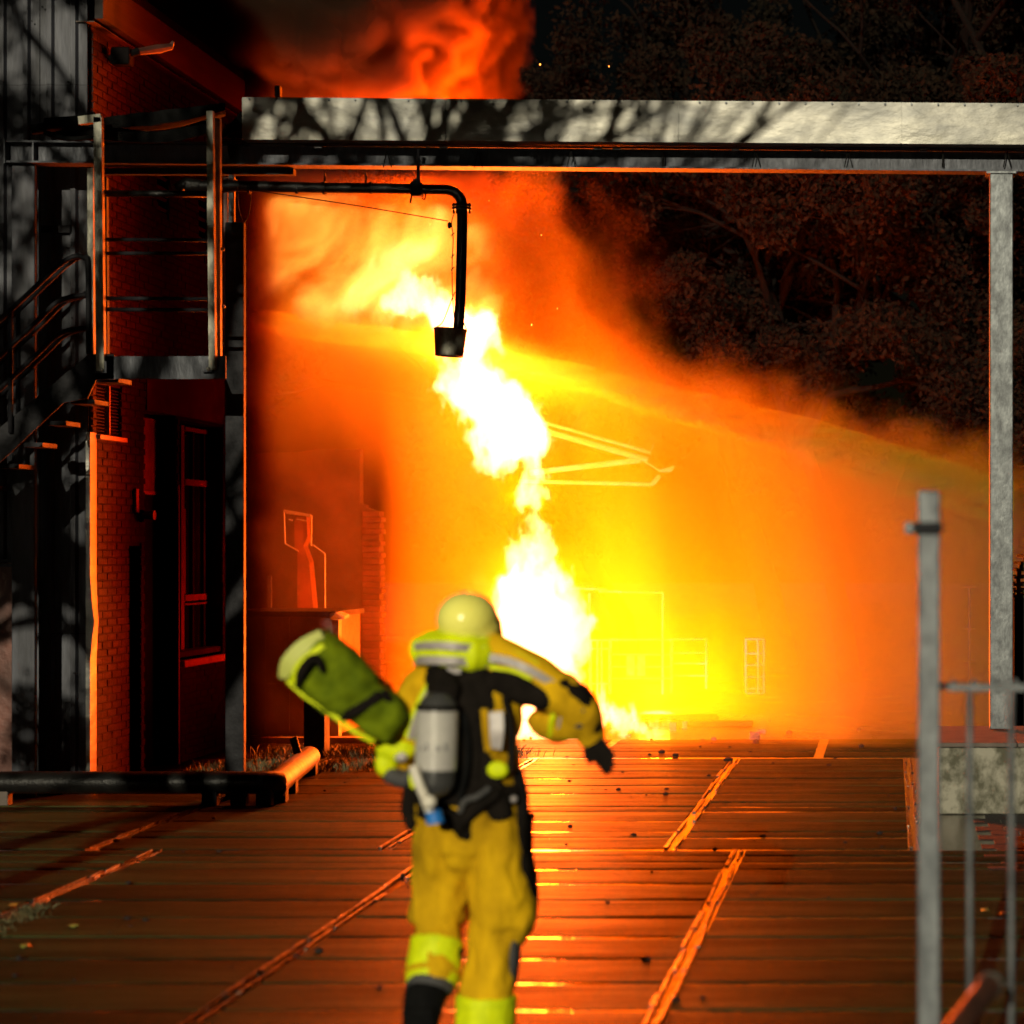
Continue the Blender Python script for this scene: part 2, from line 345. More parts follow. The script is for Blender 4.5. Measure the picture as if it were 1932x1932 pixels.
for s_ in seams[1:4]:
    t = (s_ - 455) / 1477; a, b = P(s_, 184 + 12 * t, GY - .286), P(s_, 262.5 + 9.5 * t, GY - .286)
    MB().beam(a, b, .012, .012, (0, 1, 0)).build('seam_strip', M['galv_big'], gan)
for k in range(30):
    x = 470 + k * 50; t = (x - 455) / 1477; p = P(x, 186.5 + 12 * t, GY - .285)
    MB().tube([p, p + Vector((0, -.012, 0))], .009, 8).build('rivet', M['galv'], gan)
# pipe runs between cover and beam
for (ya, yb2, r, dy) in ((268, 277, .016, -.12), (272, 281, .02, .02), (266, 275, .024, .12)):
    MB().tube([P(400, ya, GY + dy), P(2150, yb2 + 1, GY + dy)], r, 10).build('pipe_run', M['black_pipe'], gan, smooth=True)
for x in (600, 836, 1128, 1163, 1388, 1540, 1742):
    c = P(x, 277 + (x - 455) / 200, GY - .14); MB().box((c.x - .03, c.y - .012, c.z - .008), (c.x + .03, c.y + .03, c.z + .012)).build('pipe_saddle', M['galv'], gan)
for x in (730, 902, 1077, 1251, 1426, 1600, 1779, 1900):
    for dx in (-7, 9): MB().tube([P(x, 284, GY - .1), P(x + dx * (1 if x not in (1251, 1779) else .2), 316, GY - .092)], .005, 6).build('hanger_rod', M['black_pipe'], gan)
def post(x0, x1, y0, z_bot, m, name='post', yy=GY, depth=.17, kind='H'):
    a = P(x0, y0, yy); b = P(x1, y0, yy); mb = MB(); w = b.x - a.x
    mb.box((a.x, yy - depth / 2, z_bot), (a.x + w, yy + depth / 2, a.z), bevel=.006)
    return mb.build(name, m, gan)
post(1867, 1910, 327, .56, M['galv'], depth=.16)
c = P(1888, 330, GY); MB().box((c.x - .12, GY - .1, c.z - .003), (c.x + .12, GY + .1, c.z + .014)).build('base_plate', M['galv'], gan)
post(24, 68, 310, 0, M['cladding'], depth=.05); post(427, 462, 420, 0, M['dark_steel'], depth=.07)
post(432, 443, 330, P(0, 425, GY).z, M['galv'], 'slender_post', depth=.05)
c = P(437, 345, GY); MB().box((c.x - .035, GY - .05, c.z - .03), (c.x + .035, GY + .05, c.z + .03)).build('clamp', M['dark_steel'], gan)
MB().beam(P(195, 324, GY + .1), P(556, 325, GY + .1), .08, .05).build('lower_channel', M['dark_steel'], gan)
c = P(525, 173, GY); MB().box((c.x - .022, GY - .03, c.z - .045), (c.x + .022, GY + .03, c.z + .045), bevel=.004).build('stub_post', M['cladding'], gan)
# cables bundled at the left end of the cover
cb = thing('cable_bundle', P(440, 240, GY), 'black cables slung from the end of the sheet-metal cover to the stair landing', 'cables')
for k in range(7):
    a = P(456, 212 + 5 * k, GY - .1 - .02 * k); b = P(430 - 4 * k, 238 + 4 * k, GY - .3); c = P(400, 226 + 4 * k, GY - .6); d = P(180 - 9 * k, 238 + 3 * k, GY - .7); e = P(100, 240 + 2 * k, GY - .75)
    MB().tube(bezier([a, b, c, P(300, 250 + 3 * k, GY - .65), d, e], 6), .011, 6).build('cable', M['rubber'], cb, smooth=True)
for k in range(4):
    MB().tube(bezier([P(458, 225, GY), P(440 + 3 * k, 250, GY - .1), P(447 - 5 * k, 275, GY - .1), P(436, 300, GY - .05)], 6), .01, 6).build('cable', M['rubber'], cb, smooth=True)
# ------------------------------------------------------------------ hanging filling pipe with bucket
HY = GY - .05
hp = thing('filling_pipe', P(600, 355, HY), 'black pipe hung below the gantry, bent down to a flanged vertical leg', 'pipe')
pth = [P(342, 352, HY), P(400, 350, HY), P(600, 354, HY), P(700, 355, HY), P(790, 357, HY), P(842, 358, HY)] + [P(842 + 30 * math.sin(a), 388 - 30 * math.cos(a), HY) for a in (.3, .6, .9, 1.2, 1.5)] + [P(872, 392, HY)]
MB().tube(pth, [.047, .047] + [.042] * (len(pth) - 2), 16).build('horizontal_pipe', M['black_pipe'], hp, smooth='auto')
MB().tube([P(872, 388, HY), P(872, 430, HY), P(869, 560, HY), P(864, 632, HY)], .043, 16).build('vertical_pipe', M['black_pipe'], hp, smooth='auto')
for y, r in ((388, .078), (394, .08)): MB().tube([P(871, y - 2.2, HY), P(871, y + 2.2, HY)], r, 20).build('flange', M['black_pipe'], hp, smooth='auto')
for dx in (-15, -9, 9, 15): MB().tube([P(871 + dx, 383, HY - .02), P(871 + dx, 403, HY - .02)], .009, 6).build('flange_bolt', M['dark_steel'], hp)
for x, r in ((470, .046), (560, .045), (612, .05), (700, .045)): MB().tube([P(x - 2.5, 354.5, HY), P(x + 2.5, 354.5, HY)], r + .004, 16).build('pipe_joint', M['black_pipe'], hp, smooth='auto')
for x in (612, 690): MB().tube(bezier([P(x, 326, HY + .05), P(x + 1, 336, HY), P(x - 1, 352, HY)], 4), .008, 6).build('hanger', M['dark_steel'], hp)
MB().tube([P(789, 282, HY - .1), P(789, 352, HY - .06)], .014, 8).build('hanger', M['dark_steel'], hp)
cl = MB().box((P(777, 0, HY).x, HY - .07, P(0, 372, HY).z), (P(798, 0, HY).x, HY + .05, P(0, 344, HY).z), bevel=.012)
cl.tube([P(780, 342, HY - .04), P(792, 338, HY - .04)], .016, 8); cl.tube([P(774, 383, HY - .05), P(778, 362, HY - .05)], .008, 6)
cl.tube(bezier([P(798, 360, HY - .06), P(803, 366, HY - .06), P(801, 376, HY - .06), P(796, 374, HY - .06)], 4), .006, 6)
cl.build('clamp', M['dark_steel'], hp)
elb = MB().tube([P(330, 358, HY - .05), P(352, 346, HY), P(380, 350, HY)], .05, 12); elb.build('elbow', M['black_pipe'], hp, smooth='auto')
bk = thing('bucket', P(850, 645, HY - .06), 'galvanised metal bucket tied under the end of the black pipe', 'bucket')
cen = P(850, 620, HY - .05); down = Vector((-.055, 0, -1)).normalized()
mb = MB(); rings = [(0, .132), (.01, .137), (.018, .131), (.215, .112), (.222, .114), (.226, .108)]
ax = down; a1 = Vector((1, 0, 0)) - ax * ax.x; a1.normalize(); a2 = ax.cross(a1)
def ring(c, r, n=28): return [c + (a1 * math.cos(6.2832 * k / n) + a2 * math.sin(6.2832 * k / n)) * r for k in range(n)]
vs = []; 
for d, r in rings: vs += ring(cen + ax * d, r)
vs += ring(cen + ax * .2, .10); vs += ring(cen + ax * .002, .122)
n_ = 28; fs = [(i * n_ + k, i * n_ + (k + 1) % n_, (i + 1) * n_ + (k + 1) % n_, (i + 1) * n_ + k) for i in range(len(rings) + 1) for k in range(n_)]
fs.append(tuple(6 * n_ + k for k in range(n_)))
mb.add(vs, fs).build('bucket_body', M['galv_lit'], bk, smooth='auto')
MB().tube(bezier([cen + a1 * -.13, P(836, 606, HY - .1), P(858, 552, HY - .06), P(862, 575, HY - .05), cen + a1 * .13], 6), .004, 6).build('bucket_handle', M['dark_steel'], bk)
rp = bezier([P(432, 351, HY - .08), P(500, 362, HY - .08), P(680, 389, HY - .08), P(845, 417, HY - .08)], 8)
MB().tube(rp, .0045, 6).build('guy_wire', M['dark_steel'], label='thin wire running from the left post down to the pulley beside the vertical pipe', cat='wire')
MB().tube(bezier([P(448, 352, HY - .1), P(451, 395, HY - .1), P(461, 419, HY - .1), P(471, 395, HY - .1), P(474, 354, HY - .1)], 8), .004, 6).build('wire_loop', M['dark_steel'], label='slack loop of wire hanging below the pipe beside the dark left post', cat='wire')
pr = thing('pull_rope', P(851, 470, HY - .08), 'knotted rope with a small pulley hanging beside the vertical black pipe', 'rope')
MB().tube(bezier([P(858, 400, HY - .09), P(852, 420, HY - .09), P(855, 450, HY - .09), P(853, 500, HY - .09), P(854, 560, HY - .09), P(858, 612, HY - .09)], 6), .004, 6).build('rope', M['dark_steel'], pr)
c = P(848, 425, HY - .09); MB().ico(c, .022, 2, (.8, .5, 1.3)).build('pulley', M['dark_steel'], pr, smooth=True)
for y in (442, 483, 507): MB().beam(P(851, y + 3, HY - .09), P(857, y - 3, HY - .08), .008, .008).build('rope_tie', M['rubber'], pr)
# ------------------------------------------------------------------ left building
XW = -6.7
def WY(x): return -XW * FPX / (VX - x)
def WZ(x, y): return CAM_H - (y - VY) / FPX * WY(x)
bld = thing('brick_building', (-8, 19.5, 0), 'two storey brick building along the left edge with glazed bays lit by the fire', 'building')
# openings on the wall facing the yard: (Y0, Y1, z0, z1)
OP = {'vent': (WY(181), WY(228), 3.0, 3.42), 'door': (WY(243), WY(266), 0, 2.05), 'bay_near': (WY(273), WY(333), 0, 3.27), 'bay_far': (WY(338), WY(420), .97, 3.24),
      'louvre_near': (WY(297), WY(318), 5.12, 5.6), 'louvre_far': (WY(374), WY(391), 5.0, 5.6)}
OP['band'] = (WY(275), WY(421), 3.27, 3.74)
YA, YB, ZT = 17.79, 21.42, 6.42
def blocked(y0, y1, z0, z1):
    for k, (a, b, c, d) in OP.items():
        if y1 > a + .001 and y0 < b - .001 and z1 > c + .001 and z0 < d - .001: return True
    return False
ys = sorted({YA, YB} | {v for o in OP.values() for v in o[:2]}); zs = sorted({0., ZT} | {v for o in OP.values() for v in o[2:]})
wb_ = MB()
for i in range(len(ys) - 1):
    for j in range(len(zs) - 1):
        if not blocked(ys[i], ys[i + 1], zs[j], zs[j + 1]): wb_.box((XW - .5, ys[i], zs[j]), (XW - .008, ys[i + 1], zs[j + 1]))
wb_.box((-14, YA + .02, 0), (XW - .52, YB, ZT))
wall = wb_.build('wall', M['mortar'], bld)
BL, BH, J = .212, .054, .011
cand = []
row = 0; z = .006
while z + BH < ZT:
    off = (row % 2) * (BL + J) / 2; y = YA + .01 - off
    while y < YB:
        y0, y1 = max(y, YA + .008), min(y + BL, YB)
        if y1 - y0 > .04:
            segs = [(y0, y1)]
            for (a, b, c, d) in OP.values():
                if z + BH > c and z < d:
                    ns_ = []
                    for (p, q) in segs:
                        if q <= a or p >= b: ns_.append((p, q))
                        else:
                            if a - p > .03: ns_.append((p, a))
                            if q - b > .03: ns_.append((b, q))
                    segs = ns_
            for (p, q) in segs: cand.append((p, q, z))
        y += BL + J
    z += BH + J; row += 1
cand.sort(key=lambda c: c[0] + random.random() * .35 + (2 if c[2] < .8 or 3.4 < c[2] < 3.75 else 0))
bm_cache = {}
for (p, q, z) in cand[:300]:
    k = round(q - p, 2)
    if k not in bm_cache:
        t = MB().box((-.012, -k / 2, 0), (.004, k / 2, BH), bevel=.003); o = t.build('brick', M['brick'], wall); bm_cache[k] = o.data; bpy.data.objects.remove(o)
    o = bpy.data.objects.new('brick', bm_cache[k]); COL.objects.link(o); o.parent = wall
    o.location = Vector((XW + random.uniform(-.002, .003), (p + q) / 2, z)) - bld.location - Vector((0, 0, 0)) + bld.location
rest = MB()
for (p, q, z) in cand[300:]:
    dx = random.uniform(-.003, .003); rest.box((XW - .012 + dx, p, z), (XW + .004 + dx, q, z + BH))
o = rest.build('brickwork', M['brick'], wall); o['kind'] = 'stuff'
def wpart(name, x0, x1, y0, y1, z0, z1, m, parent=bld, bevel=0): return MB().box((x0, y0, z0), (x1, y1, z1), bevel=bevel).build(name, m, parent)
a, b, c, d = OP['band']; wpart('concrete_lintel', XW - .3, XW + .012, a + .002, b - .002, c + .002, d - .002, M['conc_plain'])
# shallow recesses: door, ribbed panel, tall window
for k, dp in (('door', .12), ('bay_near', .19), ('bay_far', .23), ('vent', .12), ('louvre_near', .12), ('louvre_far', .12)):
    a, b, c, d = OP[k]; wpart('recess', XW - .5, XW - dp, a, b, c, d, M['paint_dark'])
a, b, c, d = OP['bay_near']; rb = MB(); y = a + .01; prof = []
while y < b - .03: prof += [(XW - .17, y), (XW - .155, y + .007), (XW - .155, y + .02), (XW - .17, y + .027)]; y += .031
zt, zb2 = WZ(275, 783), WZ(300, 925)
vs = [(x_, y_, zb2) for x_, y_ in prof] + [(x_, y_, zt) for x_, y_ in prof]; n_ = len(prof)
rb.add(vs, [(i, i + 1, i + 1 + n_, i + n_) for i in range(n_ - 1)]); rb.build('ribbed_panel', M['white_paint'], bld)
wpart('panel_frame', XW - .185, XW - .145, a, b, zb2 - .035, zb2 - .002, M['white_paint'], bevel=.004)
wpart('door_panel', XW - .185, XW - .165, a + .02, b - .02, .02, zb2 - .04, M['paint_dark'])
a, b, c, d = OP['door']; wpart('door_panel', XW - .115, XW - .09, a + .01, b - .01, .02, d - .02, M['paint_dark'])
a, b, c, d = OP['bay_far']
def BYY(px): return 6.87 * FPX / (VX - px)
win = wpart('window', XW - .20, XW - .15, BYY(338), BYY(344), c + .03, d - .02, M['white_paint'])
def wsub(name, x0, x1, y0, y1, z0, z1, m): return MB().box((x0, y0, z0), (x1, y1, z1), bevel=.004).build(name, m, win)
wsub('mullion', XW - .20, XW - .15, BYY(360), BYY(363), c + .03, d - .02, M['fascia']); wsub('mullion', XW - .20, XW - .15, BYY(381), BYY(385), c + .03, d - .02, M['fascia'])
def wz(y): return CAM_H - (y - VY) / FPX * 20.7
for y0, y1 in ((814, 806), (916, 904), (1134, 1122), (1142, 1138)): wsub('transom', XW - .20, XW - .14, BYY(344), b - .01, wz(y0), wz(y1), M['white_paint'])
for y0, y1 in ((902, 818), (1120, 918), (1238, 1144)):
    for x0, x1 in ((345, 359), (364, 380)): wsub('pane', XW - .19, XW - .18, BYY(x0), BYY(x1), wz(y0), wz(y1), M['glass'])
wsub('curtain', XW - .178, XW - .172, BYY(346), BYY(351), wz(1120), wz(960), M['white_paint'])
wpart('sill', XW - .14, XW + .05, a + .01, b, c - .07, c - .0, M['white_paint'], bevel=.008); wpart('sill', XW - .2, XW - .02, a + .02, b, c + .02, c + .075, M['conc_plain'], bevel=.006)
a, b, c, d = OP['bay_near']; wpart('lit_edge_strip', XW - .0, XW + .02, b + .004, b + .03, 0, WZ(333, 915), M['white_paint'])  # pale strip standing for the firelit brick edge between the bays
# louvres
def louv(k, n, m, slat_t=.012, post_=True):
    a, b, c, d = OP[k]; f = wpart('louvre_frame', XW - .08, XW - .06, a, b, c, c + .02, m)
    for i in range(n):
        z = c + (d - c) * (i + .5) / n; M_ = Matrix.Translation((XW - .045, (a + b) / 2, z)) @ Matrix.Rotation(R(32), 4, 'Y')
        MB().box((-.035, -(b - a) / 2 + .005, -slat_t / 2), (.035, (b - a) / 2 - .005, slat_t / 2), M_).build('slat', m, f)
    if post_: MB().box((XW - .02, (a + b) / 2 - .012, c), (XW + .012, (a + b) / 2 + .012, d)).build('louvre_post', M['white_paint'], f)
louv('vent', 15, M['fascia'], .008); louv('louvre_near', 5, M['conc_plain'], .03, False); louv('louvre_far', 6, M['conc_plain'], .03, False)
a, b, c, d = OP['vent']; wpart('sill', XW, XW + .05, a - .03, b + .03, c - .05, c - .01, M['white_paint'], bevel=.004)
# eaves
wpart('soffit', XW - .1, XW + .055, YA - .1, YB + .15, ZT + .002, ZT + .012, M['conc_plain']); wpart('fascia', XW + .06, XW + .13, YA - .1, YB + .15, ZT + .031, ZT + .36, M['fascia'])
rf = MB(); rf.add([(XW + .12, YA - .1, ZT + .37), (XW + .12, YB + .15, ZT + .37), (-10.5, YB + .15, ZT + 1.6), (-10.5, YA - .1, ZT + 1.6), (XW + .12, YA - .1, ZT + .45), (XW + .12, YB + .15, ZT + .45), (-10.5, YB + .15, ZT + 1.7), (-10.5, YA - .1, ZT + 1.7)],
   [(0, 1, 2, 3), (4, 5, 6, 7), (0, 1, 5, 4), (1, 2, 6, 5), (2, 3, 7, 6), (3, 0, 4, 7)]); rf.build('roof', M['paint_dark'], bld)
wpart('sign_plate', XW + .005, XW + .03, WY(251), WY(256), WZ(253, 967), WZ(253, 922), M['white_paint'])
lp = thing('wall_lamp', (XW + .08, WY(262), WZ(262, 975)), 'small lamp bracket on the brick wall beside the black doorway', 'lamp')
MB().box((XW + .005, WY(262) - .03, WZ(262, 985)), (XW + .05, WY(262) + .03, WZ(262, 962)), bevel=.01).build('back_plate', M['paint_dark'], lp)
MB().tube([(XW + .04, WY(262), WZ(262, 972)), (XW + .14, WY(262), WZ(262, 972))], [.03, .045], 12).build('lamp_shade', M['galv'], lp, smooth='auto')
fl = thing('roof_bracket_lamp', P(240, 100, 17.9), 'long slanting lamp arm sticking out under the eaves of the brick building', 'lamp')
MB().box((-6.66, 18.1, WZ(205, 118) - .03), (-6.5, 18.22, WZ(205, 118) + .12), bevel=.01).build('bracket', M['paint_dark'], fl)
MB().tube([P(205, 112, 18.1), P(262, 97, 18.2)], .035, 8).build('arm', M['paint_dark'], fl)
MB().tube([P(258, 98, 18.2), P(300, 92, 18.4), P(322, 88, 18.5), P(327, 78, 18.5)], [.03, .04, .03, .012], 8).build('lamp_head', M['red_steel'], fl)
# ------------------------------------------------------------------ corrugated cladding facing the camera
cladb = thing('clad_building', (-8, 17.6, 0), 'grey corrugated metal cladding of the building front at the left edge', 'building')
CY = 17.72; x = P(165, 0, CY).x; k = 0; zt = 7.4
while x > -9.2:
    w = .40; x0 = x - w + .006; prof = []
    ribs = 2
    for i in range(ribs):
        u = x0 + w * i / ribs
        prof += [(u, 0), (u + .05, 0), (u + .065, -.035), (u + .105, -.035), (u + .12, 0)]
    prof.append((x - .002, 0))
    for (z0, z1) in ((0, WZ(165, 1195) - .004), (WZ(165, 1195), 5.9), (5.904, zt)):
        dy = .003 * (k % 2); vs = [(a, CY + b + dy, z0) for a, b in prof] + [(a, CY + b + dy, z1) for a, b in prof]; n_ = len(prof)
        MB().add(vs, [(i, i + 1, i + 1 + n_, i + n_) for i in range(n_ - 1)]).build('cladding_panel', M['cladding'], cladb)
    x -= w; k += 1
MB().box((-9.4, CY + .04, 0), (P(165, 0, CY).x - .01, CY + .06, zt)).build('backing_wall', M['dark_steel'], cladb)
mb = MB(); fx = P(166, 0, CY).x                   # bent corner flashing, bulged where something hit it
zs_ = [0, .55, .556, 1.1, 1.3, 1.42, 1.55, 1.8, 2.2, 2.206, 2.8, 3.0]; 
for i in range(len(zs_) - 1):
    bulge = lambda z: .035 * math.exp(-((z - 1.42) / .16) ** 2)
    z0, z1 = zs_[i], zs_[i + 1]
    mb.add([(fx, CY - .05, z0), (fx + .035 + bulge(z0), CY - .045, z0), (fx + .03 + bulge(z0) * .5, CY + .11, z0), (fx, CY - .05, z1), (fx + .035 + bulge(z1), CY - .045, z1), (fx + .03 + bulge(z1) * .5, CY + .11, z1)], [(0, 1, 4, 3), (1, 2, 5, 4)])
mb.build('corner_flashing', M['galv_big'], cladb)
for (x, y) in ((60, 40), (80, 13), (155, 8), (215 * .6, 155), (133, 690), (136, 600), (140, 1270), (146, 1270)):
    c = P(x, y, CY - .045); MB().tube([c, c - Vector((0, .008, 0))], .008, 6).build('screw', M['dark_steel'], cladb)
for (x, y, w, h) in ((105, 432, 55, 14),):
    c = P(x, y, CY - .06); MB().box((c.x - w / 2 * .0044, c.y, c.z - .03), (c.x + w / 2 * .0044, c.y + .05, c.z + .03)).build('wall_rail', M['dark_steel'], cladb)
ct = thing('shipping_container', (P(5, 0, 17.45).x, 17.45, 0), 'dark red container whose corner shows at the far left edge', 'container')
x1 = P(36, 0, 17.45).x; zc = P(0, 1062, 17.45).z
MB().box((x1 - 1.5, 17.45, 0), (x1, 17.62, zc)).build('container_body', M['red_steel'], ct)
for z in (zc - .02, zc + .02): MB().box((x1 - 1.5, 17.41, z - .012), (x1, 17.5, z + .012)).build('top_rail', M['galv_dull'], ct)
# ------------------------------------------------------------------ stair landing with gate and stairs
SY = 16.4
st_ = thing('steel_staircase', P(250, 690, SY), 'outdoor steel stair with a caged landing in front of the brick building', 'staircase')
def sbar(name, a, b, w, h, m=M['galv_lit'], up=(0, 1, 0)): return MB().beam(a, b, w, h, up).build(name, m, st_)
sy2 = SY + .9
MB().box((P(180, 0, SY).x, SY, P(0, 715, SY).z), (P(426, 0, SY).x, SY + .012, P(0, 672, SY).z)).build('landing_fascia', M['galv_dull'], st_)
MB().box((P(180, 0, SY).x, SY + .013, P(0, 676, SY).z - .03), (P(352, 0, SY).x, SY + .95, P(0, 676, SY).z)).build('landing_floor', M['dark_steel'], st_)
sbar('gate_post', P(186, 222, SY - .03), P(191, 700, SY - .03), .062, .05); sbar('gate_post', P(172.5, 318, SY + .02), P(173, 668, SY + .02), .046, .05)
sbar('gate_post', P(397, 210, SY - .03), P(402, 698, SY - .03), .05, .05); sbar('gate_post', P(411, 224, SY + .12), P(412, 704, SY + .12), .046, .05)
sbar('post_arm', P(150, 228, SY - .03), P(192, 223, SY - .03), .062, .05, M['galv_lit'], (0, 1, 0))
sbar('back_post', P(197, 335, sy2), P(199, 676, sy2), .05, .05, M['dark_steel']); sbar('back_post', P(427, 335, sy2), P(428, 690, sy2), .03, .05, M['red_steel'])
def srail(y0, y1, dy, r): MB().tube([P(194, y0, SY + dy), P(396, y1, SY + dy)], r, 10).build('rail', M['black_pipe'] if r > .025 else M['dark_steel'], st_, smooth=True)
for (y0, y1, r) in ((365, 366, .026), (452, 453, .015), (478, 478, .015), (563, 564, .016), (584, 585, .016)): srail(y0, y1, .03, r)
for (x, y) in ((181, 470), (181, 584), (197, 478), (420, 470), (405, 576), (422, 578), (391, 368)):
    c = P(x, y, SY + .1); MB().ico(c, .016, 2).build('bolt', M['galv_big'], st_, smooth=True)
for (x, y) in ((191, 692), (392, 690)):
    c = P(x, y + 4, SY - .05); MB().box((c.x - .05, c.y, c.z - .03), (c.x + .04, c.y + .03, c.z + .06)).build('foot_bracket', M['galv_dull'], st_)
    MB().ico(P(x + 1, y + 6, SY - .06), .016, 2).build('bolt', M['galv_big'], st_, smooth=True)
# stair flight going down to the left
ga, gb = P(168, 690, SY), P(-110, 960, SY)
for dy in (0, .85):
    MB().add([P(215, 668, SY + dy), P(168, 668, SY + dy), P(-120, 905, SY + dy), P(-120, 985, SY + dy), P(120, 760, SY + dy), P(165, 752, SY + dy), P(182, 716, SY + dy), P(215, 716, SY + dy)] +
             [q + Vector((0, .012, 0)) for q in (P(215, 668, SY + dy), P(168, 668, SY + dy), P(-120, 905, SY + dy), P(-120, 985, SY + dy), P(120, 760, SY + dy), P(165, 752, SY + dy), P(182, 716, SY + dy), P(215, 716, SY + dy))],
             [tuple(range(8)), tuple(range(8, 16))[::-1]] + [(i, i + 8, (i + 1) % 8 + 8, (i + 1) % 8) for i in range(8)]).build('stringer', M['dark_steel'], st_)
for k in range(7):
    c = P(150 - 46 * k, 706 + 42 * k, SY); MB().box((c.x - .09, SY + .55, c.z - .02), (c.x + (.10 if k < 2 else .06), SY + .848, c.z + .015)).build('tread', M['dark_steel'], st_)
for dy, dx in ((-.02, 0), (.87, 14)):
    for (y0, yl) in ((480, 0), (548, 1), (610, 2)):
        pts = [P(-120 + dx, y0 + 235, SY + dy), P(60 + dx, y0 + 68, SY + dy), P(112 + dx, y0 + 20, SY + dy), P(140 + dx, y0 + 4, SY + dy), P(158 + dx, y0 + 6, SY + dy), P(166 + dx, y0 + 22, SY + dy), P(167 + dx, 668, SY + dy)]
        if yl: pts = pts[:3] + [P(165 + dx, y0 + 8, SY + dy)]
        MB().tube(bezier(pts, 6), .021, 8).build('handrail', M['dark_steel'], st_, smooth=True)
    for x in (20, -60): MB().tube([P(x + dx, 480 + 68 + (60 - x) * .93, SY + dy), P(x + dx, 480 + 300 + (60 - x) * .93, SY + dy)], .019, 8).build('baluster', M['dark_steel'], st_, smooth=True)
# sagging dark canopy above the landing
cn = thing('canopy_sheet', P(300, 230, SY + .3), 'black sagging sheet stretched above the stair landing', 'sheet')
vs = []; nx, ny = 22, 5
for i in range(nx + 1):
    for j in range(ny + 1):
        t, u = i / nx, j / ny; x = 150 + 275 * t; ytop = 226 - 32 * t; p = P(x, ytop + 10 * math.sin(t * 3.14) * 0 + u * 12, SY + .15 + u * .9); p.z -= .10 * math.sin(math.pi * t) * (1 - u) * 0
        p.z += .012 * mnoise.noise(Vector((t * 9, u * 5, 0))); vs.append(p)
m_ = ny + 1; k = len(vs); vs += [v + Vector((0, 0, -.06 - .05 * math.sin(math.pi * min(1, (i // m_) / nx)))) for i, v in enumerate(vs)]
fs = [(i * m_ + j, (i + 1) * m_ + j, (i + 1) * m_ + j + 1, i * m_ + j + 1) for i in range(nx) for j in range(ny)]
fs += [tuple(q + k for q in f) for f in fs] + [(i * m_, (i + 1) * m_, (i + 1) * m_ + k, i * m_ + k) for i in range(nx)] + [(j, j + 1, j + 1 + k, j + k) for j in range(ny)] + [(nx * m_ + j, nx * m_ + j + 1, nx * m_ + j + 1 + k, nx * m_ + j + k) for j in range(ny)]
MB().add(vs, fs).build('sheet', M['rubber'], cn, smooth='auto')
rl = MB(); rl.tube([P(60, 245, SY + .1), P(90, 240, SY + .12)], .04, 10); rl.tube([P(85, 236, SY + .1), P(140, 232, SY + .2), P(180, 224, SY + .3)], .055, 10); rl.tube(bezier([P(84, 250, SY), P(130, 262, SY), P(180, 258, SY)], 5), .02, 8)
rl.build('rolled_sheet', M['rubber'], cn, smooth='auto')
# ------------------------------------------------------------------ low pipe barrier at the left
LY = 16.75
lb_ = thing('low_pipe', P(250, 1475, LY), 'thick black pipe on short legs lying low across the left of the yard', 'pipe')
rad = .088; zc = P(0, 1476, LY).z
MB().tube([(-9.5, LY, zc), (P(300, 0, LY).x, LY + .01, zc - .003), (P(490, 0, LY).x, LY, zc)] + [(P(490 + 24 * math.sin(a), 0, LY).x, LY + .12 * (1 - math.cos(a)), zc) for a in (.4, .8, 1.2, 1.5)], rad, 20).build('pipe_body', M['black_pipe'], lb_, smooth='auto')
for x in (5, 398, 452, 500):
    c = P(x, 0, LY); MB().box((c.x - .06, LY - .05, 0), (c.x + .06, LY + .05, zc - .05), bevel=.006).build('leg', M['conc_plain'] if x < 10 else M['dark_steel'], lb_)
gd = thing('barrier_hoop', P(550, 1460, 17.5), 'short rounded steel guard beside the low pipe, its top shining orange', 'barrier')
a, b = P(514, 1484, 16.85), P(583, 1448, 19.2); zc2 = a.z; b.z = zc2
MB().tube([a, b], .1, 24).build('guard_tube', M['galv_dull'], gd, smooth='auto')
d = (b - a).normalized(); s_ = Vector((d.y, -d.x, 0))
for t in (.06, .32, .9):
    p = a.lerp(b, t); mb = MB(); vs = [p + s_ * sx * .095 + d * sy * .09 + Vector((0, 0, z)) for sx in (-1, 1) for sy in (-1, 1) for z in (-p.z, .0)]
    mb.add(vs, [(0, 1, 3, 2), (4, 6, 7, 5), (0, 4, 5, 1), (2, 3, 7, 6), (0, 2, 6, 4), (1, 5, 7, 3)]).build('leg', M['dark_steel'], gd)
MB().tube([a - d * .03, a + d * .05], .112, 24).build('collar', M['dark_steel'], gd, smooth='auto')
MB().tube([P(553, 1391, 18.6), P(565, 1432, 18.6)], .035, 12).build('leaning_tube', M['dark_steel'], label='short dark tube leaning up behind the shining rounded guard', cat='tube', smooth='auto')
# ------------------------------------------------------------------ dark post, tank and chimney behind the left posts
BY = 20.6
bp = thing('stub_column', P(593, 1428, BY), 'short black square column standing in front of the low tank', 'column')
MB().box((P(573, 0, BY).x, BY, 0), (P(612, 0, BY).x, BY + .2, P(0, 1296, BY).z), bevel=.006).build('shaft', M['dark_steel'], bp)
TY = 22.3
tk = thing('steel_tank', P(560, 1400, TY), 'long low steel tank with ribbed side behind the dark post at left', 'tank')
MB().box((P(440, 0, TY).x, TY, 0.06), (P(630, 0, TY).x, TY + 1.1, P(0, 1162, TY).z)).build('tank_body', M['red_steel'], tk)
MB().box((P(430, 0, TY).x, TY - .06, P(0, 1163, TY).z), (P(636, 0, TY).x, TY + 1.15, P(0, 1155, TY).z + .01)).build('tank_rim', M['dark_steel'], tk)
MB().box((P(440, 0, TY).x, TY - .03, P(0, 1294, TY).z), (P(622, 0, TY).x, TY - .001, P(0, 1289, TY).z)).build('rib', M['red_steel'], tk)
